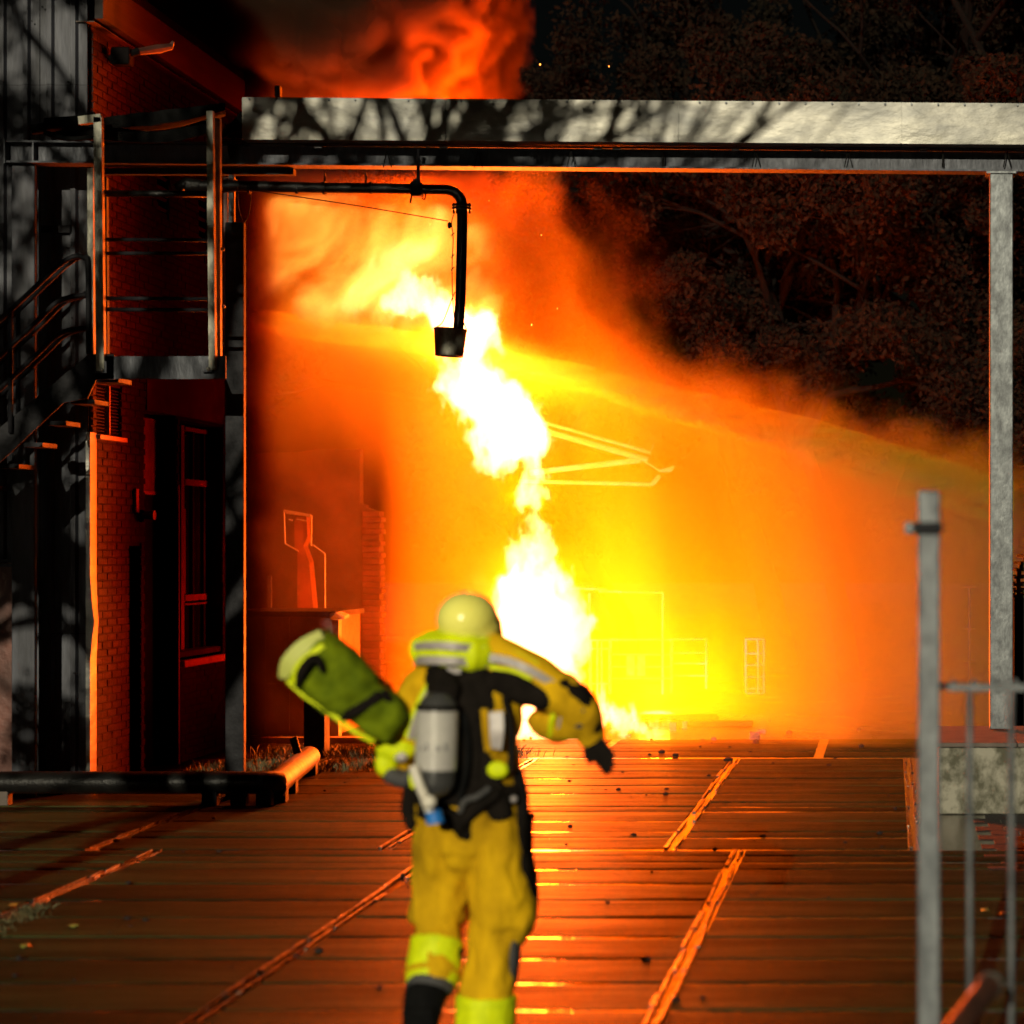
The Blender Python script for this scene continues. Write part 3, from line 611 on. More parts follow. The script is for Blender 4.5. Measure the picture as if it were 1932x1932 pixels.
for x in (500, 545): MB().box((P(x, 0, TY).x, TY - .012, .1), (P(x + 1.5, 0, TY).x, TY - .001, P(0, 1165, TY).z)).build('seam', M['red_steel'], tk)
MB().box((P(626, 0, TY).x, TY - .05, 0), (P(641, 0, TY).x, TY + .08, P(0, 1166, TY).z)).build('corner_post', M['galv_big'], tk)
MB().add([P(622, 1158, TY - .1), P(634, 1156, TY - .1), P(650, 1162, TY - .05), P(650, 1168, TY - .05), P(632, 1170, TY - .1), P(622, 1168, TY - .1)] + [q + Vector((0, .2, .01)) for q in (P(622, 1158, TY - .1), P(634, 1156, TY - .1), P(650, 1162, TY - .05), P(650, 1168, TY - .05), P(632, 1170, TY - .1), P(622, 1168, TY - .1))],
   [tuple(range(6)), tuple(range(6, 12))[::-1]] + [(i, i + 6, (i + 1) % 6 + 6, (i + 1) % 6) for i in range(6)]).build('bent_cap', M['galv_big'], tk)
MB().box((P(440, 0, TY).x, TY - .25, 0), (P(760, 0, TY).x, TY - .06, .055)).build('kerb', M['conc_plain'], label='low concrete kerb along the foot of the long steel tank', cat='kerb')
rt = thing('round_tank', P(660, 1390, 23), 'rounded dark vessel half hidden behind the long low tank', 'tank')
RY = 23.5; mb = MB(); cx = P(655, 0, RY).x; rr = .10
mb.tube([(cx, RY, .02), (cx, RY, P(0, 1222, RY).z), (cx, RY, P(0, 1208, RY).z), (cx, RY, P(0, 1200, RY).z), (cx, RY, P(0, 1197, RY).z)], [rr, rr, rr * .85, rr * .6, rr * .2], 24); mb.build('vessel', M['dark_steel'], rt, smooth='auto')
CHY = 24.3
ch = thing('steel_chimney', P(570, 1155, CHY), 'tapering steel chimney with a hooded top and thin guard frame', 'chimney')
mb = MB(); o_ = [(561, 1300), (561, 1042), (556, 1035), (555, 985), (560, 975), (578, 975), (580, 1012), (572, 1030), (583, 1060), (592, 1160), (592, 1300)]
mb.prism([(P(x, y, CHY).x, P(x, y, CHY).z) for x, y in o_], CHY, CHY + .2); mb.build('flue', M['red_steel'], ch)
for a, b in (((540, 968), (590, 974)), ((536, 966), (538, 1026)), ((588, 972), (587, 1030)), ((538, 1026), (563, 1040)), ((590, 1028), (613, 1045)), ((613, 1045), (614, 1300)), ((545, 980), (552, 982)), ((560, 980), (578, 983))):
    MB().tube([P(*a, CHY - .05), P(*b, CHY - .05)], .010, 6).build('guard_bar', M['galv_big'], ch)
MB().beam(P(536, 964, CHY - .05), P(586, 973, CHY - .05), .05, .03).build('hood', M['galv_big'], ch)
MB().box((P(504, 0, CHY).x, CHY, .2), (P(511, 0, CHY).x, CHY + .05, P(0, 1087, CHY).z)).build('vent_stack', M['galv_dull'], label='short straight vent pipe left of the hooded chimney', cat='vent pipe')
# brick wall end and building silhouettes
WYy = 25.0
rw = thing('brick_outbuilding', P(640, 1380, WYy), 'dark outbuilding left of the flames, its brick corner edged with light', 'outbuilding')
o_ = [(380, 1420), (380, 860), (470, 856), (560, 853), (600, 847), (679, 847), (679, 951), (690, 953), (692, 958), (700, 960), (712, 965), (716, 968), (716, 1420)]
MB().prism([(P(x, y, WYy).x, P(x, y, WYy).z) for x, y in o_], WYy, WYy + .16).build('wall', M['mortar'], rw)
z = .02; xx = P(716, 0, WYy).x; k = 0
while z < P(0, 972, WYy).z:
    dx = random.uniform(0, .02) + .012 * (k % 2); MB().box((xx - .2, WYy - .02, z), (xx + dx, WYy + .21, z + .058), bevel=.004).build('brick', M['brick'], rw); z += .07; k += 1
# ------------------------------------------------------------------ right side: concrete wall, crates
cw = thing('concrete_wall', (1.2, 16.3, 0), 'low mossy concrete wall under the right gantry post, pale coping on top', 'wall')
x0 = P(1772, 0, 16.2).x
MB().box((x0, 16.2, 0), (3.4, 17.7, P(0, 1410, 16.2).z), bevel=.01).build('wall_body', M['conc'], cw)
for k in range(5): MB().box((x0 - .02 + k * .62, 16.17, P(0, 1409, 16.2).z), (x0 - .02 + k * .62 + .612, 17.7, P(0, 1401, 16.2).z), bevel=.004).build('coping_stone', M['white_paint'] if 0 else M['conc_plain'], cw)
MB().box((x0, 17.75, 0), (2.2, 17.85, P(0, 1394, 17.75).z)).build('rear_kerb', M['dark_steel'], cw)
mb = MB()
for i in range(14):
    for j in range(11):
        X0 = .62 + j * .205 + (i % 2) * .1; Y0 = 13.0 + i * .225
        mb.box((X0, Y0, -.03), (X0 + .198, Y0 + .218, random.uniform(.0, .006)), bevel=.004)
mb.build('small_paving', M['mortar'], kind='structure')
cs = thing('crate_stack', P(1925, 1390, 19), 'dark stack of pallets and containers cut by the right edge', 'stack of pallets')
KY = 19.2
MB().box((P(1914, 0, KY).x, KY, 0), (P(2120, 0, KY).x, KY + 1.2, P(0, 1128, KY).z)).build('dark_bin', M['paint_dark'], cs)
for i, (x, y) in enumerate(((1912, 1128), (1913, 1118), (1912, 1106), (1914, 1092), (1918, 1078), (1926, 1066), (1932, 1052))):
    MB().box((P(x, 0, KY).x, KY + .02, P(0, y, KY).z), (P(2100, 0, KY).x, KY + 1.1, P(0, y - 5, KY).z)).build('pallet_board', M['plank'], cs)
    if i < 6:
        for q in range(4): MB().box((P(x + 6 + 22 * q, 0, KY).x, KY + .05, P(0, y - 5, KY).z), (P(x + 14 + 22 * q, 0, KY).x, KY + .2, P(0, (1118, 1106, 1092, 1078, 1066, 1052)[i], KY).z)).build('pallet_block', M['plank'], cs)
# ------------------------------------------------------------------ gate in the foreground
NY = 7.0
gp_ = thing('gate_post', P(1750, 1932, NY), 'tall square galvanised gate post standing blurred in the foreground', 'gate post')
zt = P(0, 925, NY).z; xa, xb = P(1731, 0, NY).x, P(1774, 0, NY).x
MB().box((xa, NY, 0), (xb, NY + .07, zt), bevel=.006).build('post_tube', M['galv'], gp_)
zc = P(0, 997, NY).z
MB().box((P(1706, 0, NY).x, NY - .012, zc - .019), (P(1724, 0, NY).x, NY + .05, zc + .021), bevel=.004).build('latch_lug', M['galv'], gp_)
MB().box((P(1722, 0, NY).x, NY - .02, zc - .018), (P(1778, 0, NY).x, NY + .09, zc + .020), bevel=.004).build('bracket', M['dark_steel'], gp_)
MB().tube([(xb - .002, NY + .035, P(0, 1295, NY).z), (xb + .03, NY + .035, P(0, 1295, NY).z)], .012, 10).build('hinge', M['dark_steel'], gp_)
for y in (1045, 1500): MB().tube([P(1730, y, NY + .03), P(1774, y, NY + .03)], .006, 8).build('bolt', M['dark_steel'], gp_)
gt = thing('metal_gate', P(1850, 1932, NY), 'galvanised barred gate leaf beside the foreground gate post', 'gate')
z0 = P(0, 1297, NY).z
MB().box((xb + .022, NY + .01, z0 - .014), (xb + 1.4, NY + .05, z0 + .010), bevel=.004).build('top_rail', M['galv'], gt)
MB().box((xb + .022, NY + .01, .10), (xb + 1.4, NY + .05, .13), bevel=.004).build('bottom_rail', M['galv'], gt)
for k in range(10):
    x = P(1830, 0, NY).x + k * .1375
    MB().tube([(x, NY + .03, .13), (x, NY + .03, z0 - .014)], .0115, 12).build('bar', M['galv'], gt, smooth='auto')
for k in range(18):
    x = P(1800, 0, NY).x + k * .068; MB().tube([(x, NY + .03, z0 + .008), (x, NY + .03, z0 + .026)], [.012, .007], 8).build('tooth', M['galv'], gt)
lt = thing('leaning_post', P(1850, 1932, 6.4), 'rusty tube with a shining rounded cap leaning behind the gate bars', 'post')
MB().tube([P(1790, 1960, 6.0), P(1866, 1860, 6.4)], .036, 16).build('tube', M['rust'], lt, smooth='auto')
MB().tube([P(1862, 1866, 6.4), P(1869, 1856, 6.42), P(1874, 1849, 6.44)], [.040, .041, .03], 20).build('cap', M['galv_big'], lt, smooth='auto')
# ------------------------------------------------------------------ loading arm, cages and screens inside the glow
AY = 25.2
la = thing('loading_arm', P(1150, 850, AY), 'pale steel bracket arm reaching right from behind the flames', 'bracket arm')
for a, b, r in (((1000, 805), (1222, 868), .036), ((1000, 892), (1208, 868), .036), ((980, 908), (1232, 914), .024), ((1000, 790), (1228, 854), .022), ((1215, 870), (1245, 888), .012)):
    MB().tube([P(*a, AY), P(*b, AY)], r, 12).build('strut', M['white_paint'], la, smooth='auto')
MB().beam(P(1232, 913, AY), P(1244, 898, AY), .05, .05, (0, 1, 0)).build('end_plate', M['white_paint'], la)
MB().add([P(1244, 886, AY - .05), P(1273, 879, AY - .05), P(1267, 890, AY - .05), P(1243, 891, AY - .05)] + [P(1244, 886, AY + .2), P(1273, 879, AY + .2), P(1267, 890, AY + .2), P(1243, 891, AY + .2)], [(0, 1, 2, 3), (7, 6, 5, 4), (0, 4, 5, 1), (1, 5, 6, 2), (2, 6, 7, 3), (3, 7, 4, 0)]).build('end_hood', M['white_paint'], la)
for a, b in (((1183, 845), (1189, 830)), ((1227, 855), (1233, 838))): MB().tube([P(*a, AY), P(*b, AY)], .005, 6).build('pin', M['white_paint'], la)
def cage(xa, xb, yt, yb_, Yc, vx, hy, lbl):
    c = thing('cage_frame', P((xa + xb) / 2, yb_, Yc), lbl, 'cage', 'tubular cages behind the spray')
    for x in vx: MB().tube([P(x, yt, Yc), P(x, yb_, Yc)], .014, 6).build('upright', M['white_paint'], c)
    for y in hy: MB().tube([P(xa, y, Yc), P(xb, y, Yc)], .011, 6).build('crossbar', M['white_paint'], c)
    return c
cage(1110, 1150, 1208, 1310, 25.5, (1115, 1127, 1135, 1150), (1208, 1224, 1290), 'narrow tall cage closest to the flames with close uprights')
c = cage(1150, 1266, 1205, 1309, 26, (1152, 1266), (1207, 1235, 1258, 1280), 'wide tubular cage holding two pale plates')
for x in (1182, 1202): MB().box((P(x, 0, 26.05).x, 26.05, P(0, 1276, 26).z), (P(x + 15, 0, 26.05).x, 26.08, P(0, 1238, 26).z)).build('plate', M['white_paint'], c)
cage(1266, 1336, 1205, 1300, 26.2, (1268, 1332), (1206, 1232, 1252, 1275), 'open tubular cage between the plates and the ladder frame')
cage(1406, 1441, 1205, 1308, 26.2, (1407, 1430, 1441), (1206, 1233, 1255, 1277, 1299, 1308), 'ladder shaped frame farthest right in the spray')
sc_ = thing('screen_frame', P(1240, 1300, 27), 'tall pale gantry frame faintly seen through the spray', 'frame')
for a, b in (((1112, 1120), (1112, 1310)), ((1070, 1110), (1145, 1112)), ((1250, 1118), (1250, 1310)), ((1130, 1116), (1250, 1118))): MB().tube([P(*a, 27), P(*b, 27)], .016, 6).build('frame_bar', M['white_paint'], sc_)
ms = thing('mast', P(1828, 1400, 25), 'thin pole with two crossbars between gate post and right gantry post', 'mast')
MB().tube([P(1829, 1108, 24), P(1829, 1360, 24)], .008, 6).build('pole', M['galv_dull'], ms)
for y in (1108, 1186, 1248): MB().tube([P(1818, y, 24), P(1842, y, 24)], .007, 6).build('crossbar', M['galv_dull'], ms)
# ------------------------------------------------------------------ trees beyond the fire
def tube_tree(mb, p, d, L_, r, depth, rnd, tips):
    if p.y < 0 and p.x > -4.6 and p.z < 8.2: return
    pts = [p.copy()]; q = p.copy(); dd = d.copy(); n = 4
    for i in range(n):
        dd = (dd + Vector((rnd.gauss(0, .13), rnd.gauss(0, .13), rnd.gauss(0, .1)))).normalized(); q = q + dd * L_ / n; pts.append(q.copy())
    mb.tube(pts, [r * (1 - .12 * i) for i in range(n + 1)], 6 if r > .02 else 4, False)
    if depth == 0: tips.append(q); return
    for k in range(rnd.choice((2, 3, 3))):
        nd = (dd + Vector((rnd.gauss(0, .55 if p.y > 0 else .42), rnd.gauss(0, .55 if p.y > 0 else .3), rnd.gauss(.05 if p.y > 0 else .3, .4)))).normalized()
        tube_tree(mb, pts[rnd.choice((2, 3, 4))], nd, L_ * rnd.uniform(.6, .85), r * .6, depth - 1, rnd, tips)
def leaf_mesh(centers, radii, n, size, rs):
    c = np.array([tuple(q) for q in centers]); k = rs.integers(0, len(c), n)
    g = rs.normal(size=(n, 3)); g /= np.linalg.norm(g, axis=1)[:, None]; rr_ = rs.random(n) ** .45
    pos = c[k] + g * rr_[:, None] * np.array(radii)[k][:, None] * np.array([1, 1, .8])
    u = rs.normal(size=(n, 3)); u /= np.linalg.norm(u, axis=1)[:, None]; w = np.cross(u, rs.normal(size=(n, 3))); w /= np.linalg.norm(w, axis=1)[:, None]
    s = size * rs.uniform(.6, 1.3, n)[:, None]
    v = np.stack([pos - u * s, pos + w * s * .5, pos + u * s, pos - w * s * .5], 1).reshape(-1, 3)
    me = bpy.data.meshes.new('crown'); me.vertices.add(4 * n); me.vertices.foreach_set('co', v.ravel()); me.loops.add(4 * n); me.loops.foreach_set('vertex_index', np.arange(4 * n, dtype=np.int32))
    me.polygons.add(n); me.polygons.foreach_set('loop_start', np.arange(0, 4 * n, 4, dtype=np.int32)); me.polygons.foreach_set('loop_total', np.full(n, 4, np.int32)); me.update(); return me
def tree(x, Y, hgt, crown_r, n, lbl, seed, size=.055, zc=None, twigs=3):
    rnd = random.Random(seed); t = thing('tree', (x, Y, 0), lbl, 'tree', 'trees beyond the fire'); mb = MB(); tips = []
    tube_tree(mb, Vector((x, Y, 0)), Vector((0, 0, 1)), hgt * .42, .02 * hgt, 0, rnd, tips)
    top = tips[0]; tips = []
    for k in range(6): tube_tree(mb, top - Vector((0, 0, hgt * .1 * rnd.random())), Vector((rnd.gauss(0, .8), rnd.gauss(0, .5), 1)).normalized(), hgt * .25, .010 * hgt, twigs, rnd, tips)
    mb.build('trunk', M['bark'], t, smooth=True)
    cs = [q for q in tips]; cc = Vector((x, Y, zc or hgt * .66))
    for k in range(60):
        g = Vector((rnd.gauss(0, 1), rnd.gauss(0, .8), rnd.gauss(0, 1))).normalized() * rnd.uniform(.45, 1) * crown_r; g.z *= .95; g.y *= .7; cs.append(cc + g)
    rad = [rnd.uniform(.3, .75) for _ in cs]
    me = leaf_mesh(cs, rad, n, size, np.random.default_rng(seed)); me.materials.append(M['leaf']); o = bpy.data.objects.new('crown', me); COL.objects.link(o); o.parent = t; o.matrix_parent_inverse = Matrix.Translation(-t.location)
    # bare twigs showing between the leaves
    tw = MB()
    for k in range(130):
        c_ = rnd.choice(cs); d_ = Vector((rnd.gauss(0, 1), rnd.gauss(0, .6) - .5, rnd.gauss(0, 1))).normalized(); tw.tube(bezier([c_, c_ + d_ * .3 + Vector((0, 0, .04)), c_ + d_ * .6], 2), .007, 3, False)
    tw.build('twigs', M['bark'], t, kind='stuff')
    return t
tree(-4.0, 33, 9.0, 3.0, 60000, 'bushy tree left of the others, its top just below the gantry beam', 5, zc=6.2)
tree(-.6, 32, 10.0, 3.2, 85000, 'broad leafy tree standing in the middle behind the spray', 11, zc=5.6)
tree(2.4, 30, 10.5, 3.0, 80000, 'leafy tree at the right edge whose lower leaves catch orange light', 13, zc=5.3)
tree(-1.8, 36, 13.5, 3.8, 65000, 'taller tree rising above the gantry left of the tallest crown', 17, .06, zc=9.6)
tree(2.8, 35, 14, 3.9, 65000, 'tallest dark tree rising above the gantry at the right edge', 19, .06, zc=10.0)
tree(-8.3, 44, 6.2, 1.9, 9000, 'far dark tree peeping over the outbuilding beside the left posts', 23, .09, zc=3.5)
# bare tree and shrub behind the camera whose branches throw the shadows on the gantry
def bare_tree(x, y, hgt, lbl, seed, lean=(0, 0, 1), depth=5, n=9, leaves=0, zc=0, cr=1):
    rnd = random.Random(seed); rnd.random(); t = thing('bare_tree', (x, y, 0), lbl, 'tree'); mb = MB(); tips = []
    tube_tree(mb, Vector((x, y, 0)), Vector(lean).normalized(), hgt * .55, .016 * hgt, 0, rnd, tips); top = tips[0]; tips = []
    for k in range(n): tube_tree(mb, top - Vector((0, 0, hgt * .06 * rnd.random())), Vector((rnd.gauss(.25, .8), rnd.gauss(0, .3), 1)).normalized(), hgt * .22, .011 * hgt, depth, rnd, tips)
    mb.build('trunk', M['bark'], t, smooth=True)
    if leaves:
        cs = [Vector((x + rnd.uniform(-2.6, 2.3), y + rnd.gauss(0, .5), rnd.uniform(zc - cr, zc + cr))) for _ in range(60)]
        me = leaf_mesh(cs, [.5] * 60, leaves, .07, np.random.default_rng(seed)); me.materials.append(M['leaf']); o = bpy.data.objects.new('crown', me); COL.objects.link(o); o.parent = t; o.matrix_parent_inverse = Matrix.Translation(-t.location)
bare_tree(-8.3, -3.0, 12.5, 'bare branching tree standing behind the viewer at the left', 31, (.05, 0, 1), 5, 13)
bare_tree(-7.0, -4.5, 12.5, 'slender bare tree close behind the viewer at the left', 53, (.02, 0, 1), 5, 5)
bare_tree(-10.8, -3.0, 11, 'tree with ivy clad trunk at the far left behind the viewer', 37, (-.02, 0, 1), 4, 8, 17000, 8.6, 4.2)
# ------------------------------------------------------------------ firefighter
PY = 8.45; PS = PY / FPX
def Q(x, y, dy=0.0): return Vector(((x - VX) * PS, PY + dy, CAM_H - (y - VY) * PS))
def remesh(parts, name, m, parent, vox=.010, smooth=8, fold=.0, fscale=9, fstretch=(1, 1, .5), seed=0, fdir=None):
    """union of tapered limbs -> one continuous surface, then cloth folds along the normals"""
    mb = MB()
    for p in parts:
        if p[0] == 'tube':                 # pts [(vec, rx, ry)] elliptical sections, rx across X, ry along Y
            pts = p[1]; vs = []; seg = 20
            for i, (c, rx, ry) in enumerate(pts):
                c0 = pts[max(i - 1, 0)][0]; c1 = pts[min(i + 1, len(pts) - 1)][0]; d = (c1 - c0).normalized()
                bY = Vector((0, 1, 0)); bY = (bY - d * bY.dot(d)).normalized() if abs(d.y) < .95 else Vector((0, 0, 1)); bX = d.cross(bY)
                for k in range(seg): t = 6.28318 * k / seg; vs.append(c + bX * math.cos(t) * rx + bY * math.sin(t) * ry)
            fs = [(i * seg + k, i * seg + (k + 1) % seg, (i + 1) * seg + (k + 1) % seg, (i + 1) * seg + k) for i in range(len(pts) - 1) for k in range(seg)]
            fs += [tuple(range(seg))[::-1], tuple((len(pts) - 1) * seg + k for k in range(seg))]; mb.add(vs, fs)
            if len(p) < 3:
                for (c, rx, ry) in (pts[0], pts[-1]): mb.ico(c, 1, 2, (rx * .96, ry * .96, min(rx, ry) * .9))
        elif p[0] == 'ball': mb.ico(p[1], 1, 3, p[2])
    o = mb.build('tmp', m); md = o.modifiers.new('r', 'REMESH'); md.mode = 'VOXEL'; md.voxel_size = vox; md.use_smooth_shade = True
    sm = o.modifiers.new('s', 'SMOOTH'); sm.factor = .5; sm.iterations = smooth
    dg = bpy.context.evaluated_depsgraph_get(); me = bpy.data.meshes.new_from_object(o.evaluated_get(dg)); bpy.data.objects.remove(o)
    n = len(me.vertices); co = np.empty(n * 3, np.float32); me.vertices.foreach_get('co', co); co = co.reshape(-1, 3)
    if fold:
        no = np.empty(n * 3, np.float32); me.vertices.foreach_get('normal', no); no = no.reshape(-1, 3); F = FieldNoise(100 + seed)
        a = co * np.array(fstretch, np.float32) * fscale
        w = F.fbm(a[:, 0], a[:, 1], a[:, 2], 3); r = 1 - np.abs(w - .5) * 4.2; co += no * (fold * np.clip(r, -.6, 1))[:, None]
        me.vertices.foreach_set('co', co.ravel())
    me.materials.clear(); me.materials.append(m); me.name = name; me.polygons.foreach_set('use_smooth', [True] * len(me.polygons)); me.update()
    ob = bpy.data.objects.new(name, me); COL.objects.link(ob)
    if parent is not None: ob.parent = parent; ob.matrix_parent_inverse = Matrix.Translation(-parent.location)
    return ob
ff = thing('person', (Q(890, 2000).x, PY, 0), 'firefighter in ochre gear and pale yellow helmet walking towards the fire with an air cylinder', 'person')
def T(*pts): return ('tube', [(Q(x, y, dy), rx * PS, ry * PS) for (x, y, dy, rx, ry) in pts])
# skin body: head, neck, trunk, arms and legs in one surface, almost wholly under the gear
remesh([('ball', Q(880, 1168, -.02), (.078, .095, .115)), T((880, 1195, 0, 26, 26), (880, 1250, 0, 28, 28)), T((878, 1262, 0, 60, 34), (878, 1300, 0, 82, 44), (880, 1400, 0, 72, 44), (880, 1480, 0, 66, 42), (880, 1540, 0, 72, 44)),
  T((800, 1285, 0, 26, 26), (772, 1345, .02, 22, 22), (748, 1420, .05, 19, 19), (722, 1352, .16, 16, 16), (706, 1300, .2, 13, 14)),
  T((960, 1285, 0, 26, 26), (1040, 1302, 0, 22, 22), (1098, 1338, .03, 19, 19), (1104, 1384, .12, 15, 15)),
  T((840, 1540, 0, 38, 40), (832, 1640, .04, 30, 34), (830, 1735, .05, 26, 28), (826, 1820, -.06, 22, 24), (818, 1885, -.16, 15, 16)),
  T((925, 1540, 0, 38, 40), (935, 1640, 0, 31, 34), (938, 1735, .02, 26, 28), (925, 1860, 0, 22, 24), (915, 1960, 0, 16, 16), (912, 1990, .04, 22, 40))], 'body', M['skin'], ff, .016, 4)
# jacket: trunk and both sleeves
jacket = remesh([T((880, 1248, 0, 44, 40), (880, 1275, 0, 88, 56), (880, 1320, -.01, 108, 66), (882, 1400, 0, 96, 66), (884, 1480, 0, 92, 62), (884, 1545, 0, 98, 64)),
  T((805, 1290, 0, 40, 42), (778, 1345, .0, 40, 40), (752, 1405, .02, 38, 40), (742, 1438, .06, 34, 36)), T((742, 1430, .06, 34, 34), (728, 1385, .14, 30, 30), (712, 1335, .2, 26, 28)),
  T((950, 1285, 0, 46, 44), (1010, 1290, 0, 42, 44), (1062, 1312, 0, 38, 42), (1098, 1342, .02, 34, 38)), T((1090, 1335, .02, 36, 38), (1072, 1362, .06, 40, 40), (1040, 1368, .1, 34, 38), (1010, 1366, .12, 24, 30)), T((1098, 1340, .02, 33, 36), (1106, 1375, .06, 27, 29), (1112, 1398, .08, 24, 26))],
  'jacket', M['ochre'], ff, .010, 5, .013, 8, (1, 1, .7), 1)
# trousers: bulky, loose at the knees
remesh([T((884, 1500, 0, 83, 62), (884, 1560, 0, 86, 66), (884, 1600, 0, 83, 62)), T((839, 1560, 0, 50, 58), (831, 1640, .03, 47, 56), (824, 1700, .06, 51, 58), (820, 1738, .06, 54, 58), (825, 1756, .05, 38, 44)), T((825, 1735, .05, 38, 44), (829, 1780, -.02, 38, 44), (827, 1842, -.09, 36, 40)),
  T((930, 1560, 0, 52, 58), (936, 1640, 0, 50, 58), (947, 1700, .01, 52, 60), (953, 1738, .02, 52, 58), (947, 1758, .02, 40, 46)), T((936, 1730, .02, 41, 48), (928, 1800, .01, 41, 48), (918, 1870, 0, 42, 48), (913, 1935, 0, 43, 48), (911, 1965, 0, 41, 46))],
  'trousers', M['ochre'], ff, .010, 3, .022, 8, (1, 1, .5), 2)
# dark side panel and seat of the trousers
remesh([T((990, 1545, .02, 13, 40), (985, 1600, .03, 15, 42), (994, 1650, .04, 12, 40), (1000, 1690, .05, 10, 38), (992, 1740, .05, 14, 36))], 'side_pocket', M['black_fab'], ff, .010, 3, .006, 12, seed=5)
remesh([T((968, 1755, .01, 13, 30), (966, 1800, .02, 14, 32), (960, 1860, .02, 12, 30))], 'leg_patch', M['grey_fab'], ff, .010, 3, .004, 12, seed=6)
remesh([T((856, 1756, -.02, 14, 20), (868, 1790, -.04, 10, 20), (862, 1820, -.06, 10, 20))], 'leg_patch', M['black_fab'], ff, .010, 3, .004, 12, seed=7)
def band(name, pts, m, k=1.0, fold=.002, seed=3): return remesh([('tube', [(Q(x, y, dy), rx * PS * k * 1.1, ry * PS * k * 1.12) for (x, y, dy, rx, ry) in pts], 1)], name, m, ff, .008, 2, fold, 14, seed=seed)
band('shin_band', [(828, 1772, -.015, 45, 47), (824, 1812, -.05, 46, 46), (824, 1850, -.09, 43, 43)], M['lime'], fold=.004)
band('hem_tape', [(824, 1826, -.07, 47, 47), (824, 1834, -.08, 46.5, 46.5)], M['ochre']); 
band('shin_band', [(918, 1876, 0, 51, 51), (914, 1950, 0, 51, 50)], M['lime'], fold=.004, seed=8)
for x in (888, 916, 942): MB().tube([Q(x, 1880, -.108 + abs(x - 914) * .0007), Q(x - 3, 1948, -.108 + abs(x - 914) * .0007)], .004, 6).build('silver_piping', M['silver_tape'], ff)
band('jacket_hem', [(884, 1478, 0, 97, 67), (884, 1512, 0, 96, 66)], M['black_fab'], fold=.006)
# boots
remesh([T((822, 1846, -.10, 38, 40), (816, 1880, -.17, 38, 36), (814, 1908, -.20, 34, 32)), T((816, 1905, -.20, 28, 26), (815, 1950, -.17, 26, 24), (815, 1990, -.12, 22, 20))], 'boot', M['rubber'], ff, .008, 4)
band('boot_sole', [(814, 1876, -.235, 27, 12), (815, 1940, -.215, 30, 11), (815, 1998, -.155, 22, 10)], M['rubber'])
band('boot_cuff', [(824, 1842, -.095, 40, 40), (822, 1858, -.115, 40, 40)], M['grey_fab'])
remesh([T((912, 1945, 0, 32, 34), (912, 1985, 0, 30, 34), (912, 2002, .02, 30, 44)), T((912, 2004, -.04, 26, 20), (910, 2004, .10, 27, 20), (908, 2006, .17, 20, 16))], 'boot', M['rubber'], ff, .009, 3)
# helmet
hx, hy = 881, 1168
hm = remesh([('ball', Q(hx, hy, 0), (.122, .15, .112)), ('ball', Q(hx + 3, hy + 14, .03), (.127, .155, .095))], 'helmet', M['helmet'], ff, .006, 6)
def under(o, oo): oo.parent = o; oo.matrix_parent_inverse = (Matrix.Translation(ff.location) @ o.matrix_parent_inverse).inverted() if 0 else Matrix(); return oo
def fpart(mb, name, m, smooth='auto'): return mb.build(name, m, ff, smooth)
cr = MB(); cr.tube([Q(hx + 1 + 58 * math.cos(a) * .1, hy - 0 - 50 * math.sin(a) + 4, -.13 * math.cos(a)) for a in [math.pi * t / 12 for t in range(0, 9)]], .013, 8); fpart(cr, 'helmet_ridge', M['helmet'])
rim = MB(); rim.tube([Q(hx + 2 + 60 * math.cos(a), 1203 - 4 * math.sin(a), .02 + .155 * math.sin(a)) for a in [6.2832 * t / 32 for t in range(33)]], .009, 8); fpart(rim, 'helmet_rim', M['lime'])
sd_ = MB(); sd_.tube([Q(936, 1170, -.02), Q(941, 1185, .02), Q(942, 1205, .04)], .012, 8); fpart(sd_, 'visor_arm', M['black_fab'])
# neck curtain and yoke rolled round the collar
remesh([T((795, 1240, .02, 15, 26), (800, 1226, -.04, 28, 30), (850, 1228, -.10, 34, 30), (900, 1232, -.10, 34, 30), (935, 1238, -.02, 26, 26)), T((815, 1205, 0, 18, 34), (870, 1206, -.06, 24, 36), (925, 1212, 0, 20, 30))], 'neck_curtain', M['lime'], ff, .008, 5, .005, 10, seed=9)
def stripe(pts, w, m, name='reflective_stripe', th=.006):
    """flat tape following pts [(x,y,dy)], w px wide, facing the viewer"""
    mb = MB(); vs = []; c = bezier([Q(*p) for p in pts], 5); n = len(c)
    for i, p in enumerate(c):
        d = (c[min(i + 1, n - 1)] - c[max(i - 1, 0)]).normalized(); s_ = d.cross(Vector((0, -1, 0))).normalized() * w * PS / 2
        for q in (p + s_, p - s_, p - s_ + Vector((0, th, 0)), p + s_ + Vector((0, th, 0))): vs.append(q)
    fs = [(i * 4 + k, i * 4 + (k + 1) % 4, (i + 1) * 4 + (k + 1) % 4, (i + 1) * 4 + k) for i in range(n - 1) for k in range(4)] + [(0, 1, 2, 3), tuple(4 * (n - 1) + k for k in range(4))]
    return fpart(mb.add(vs, fs), name, m)
stripe([(792, 1218, -.10), (830, 1214, -.165), (880, 1216, -.178), (925, 1224, -.12)], 14, M['silver_tape'])
stripe([(786, 1246, -.06), (820, 1241, -.155), (880, 1243, -.17), (930, 1249, -.10)], 15, M['silver_tape'])
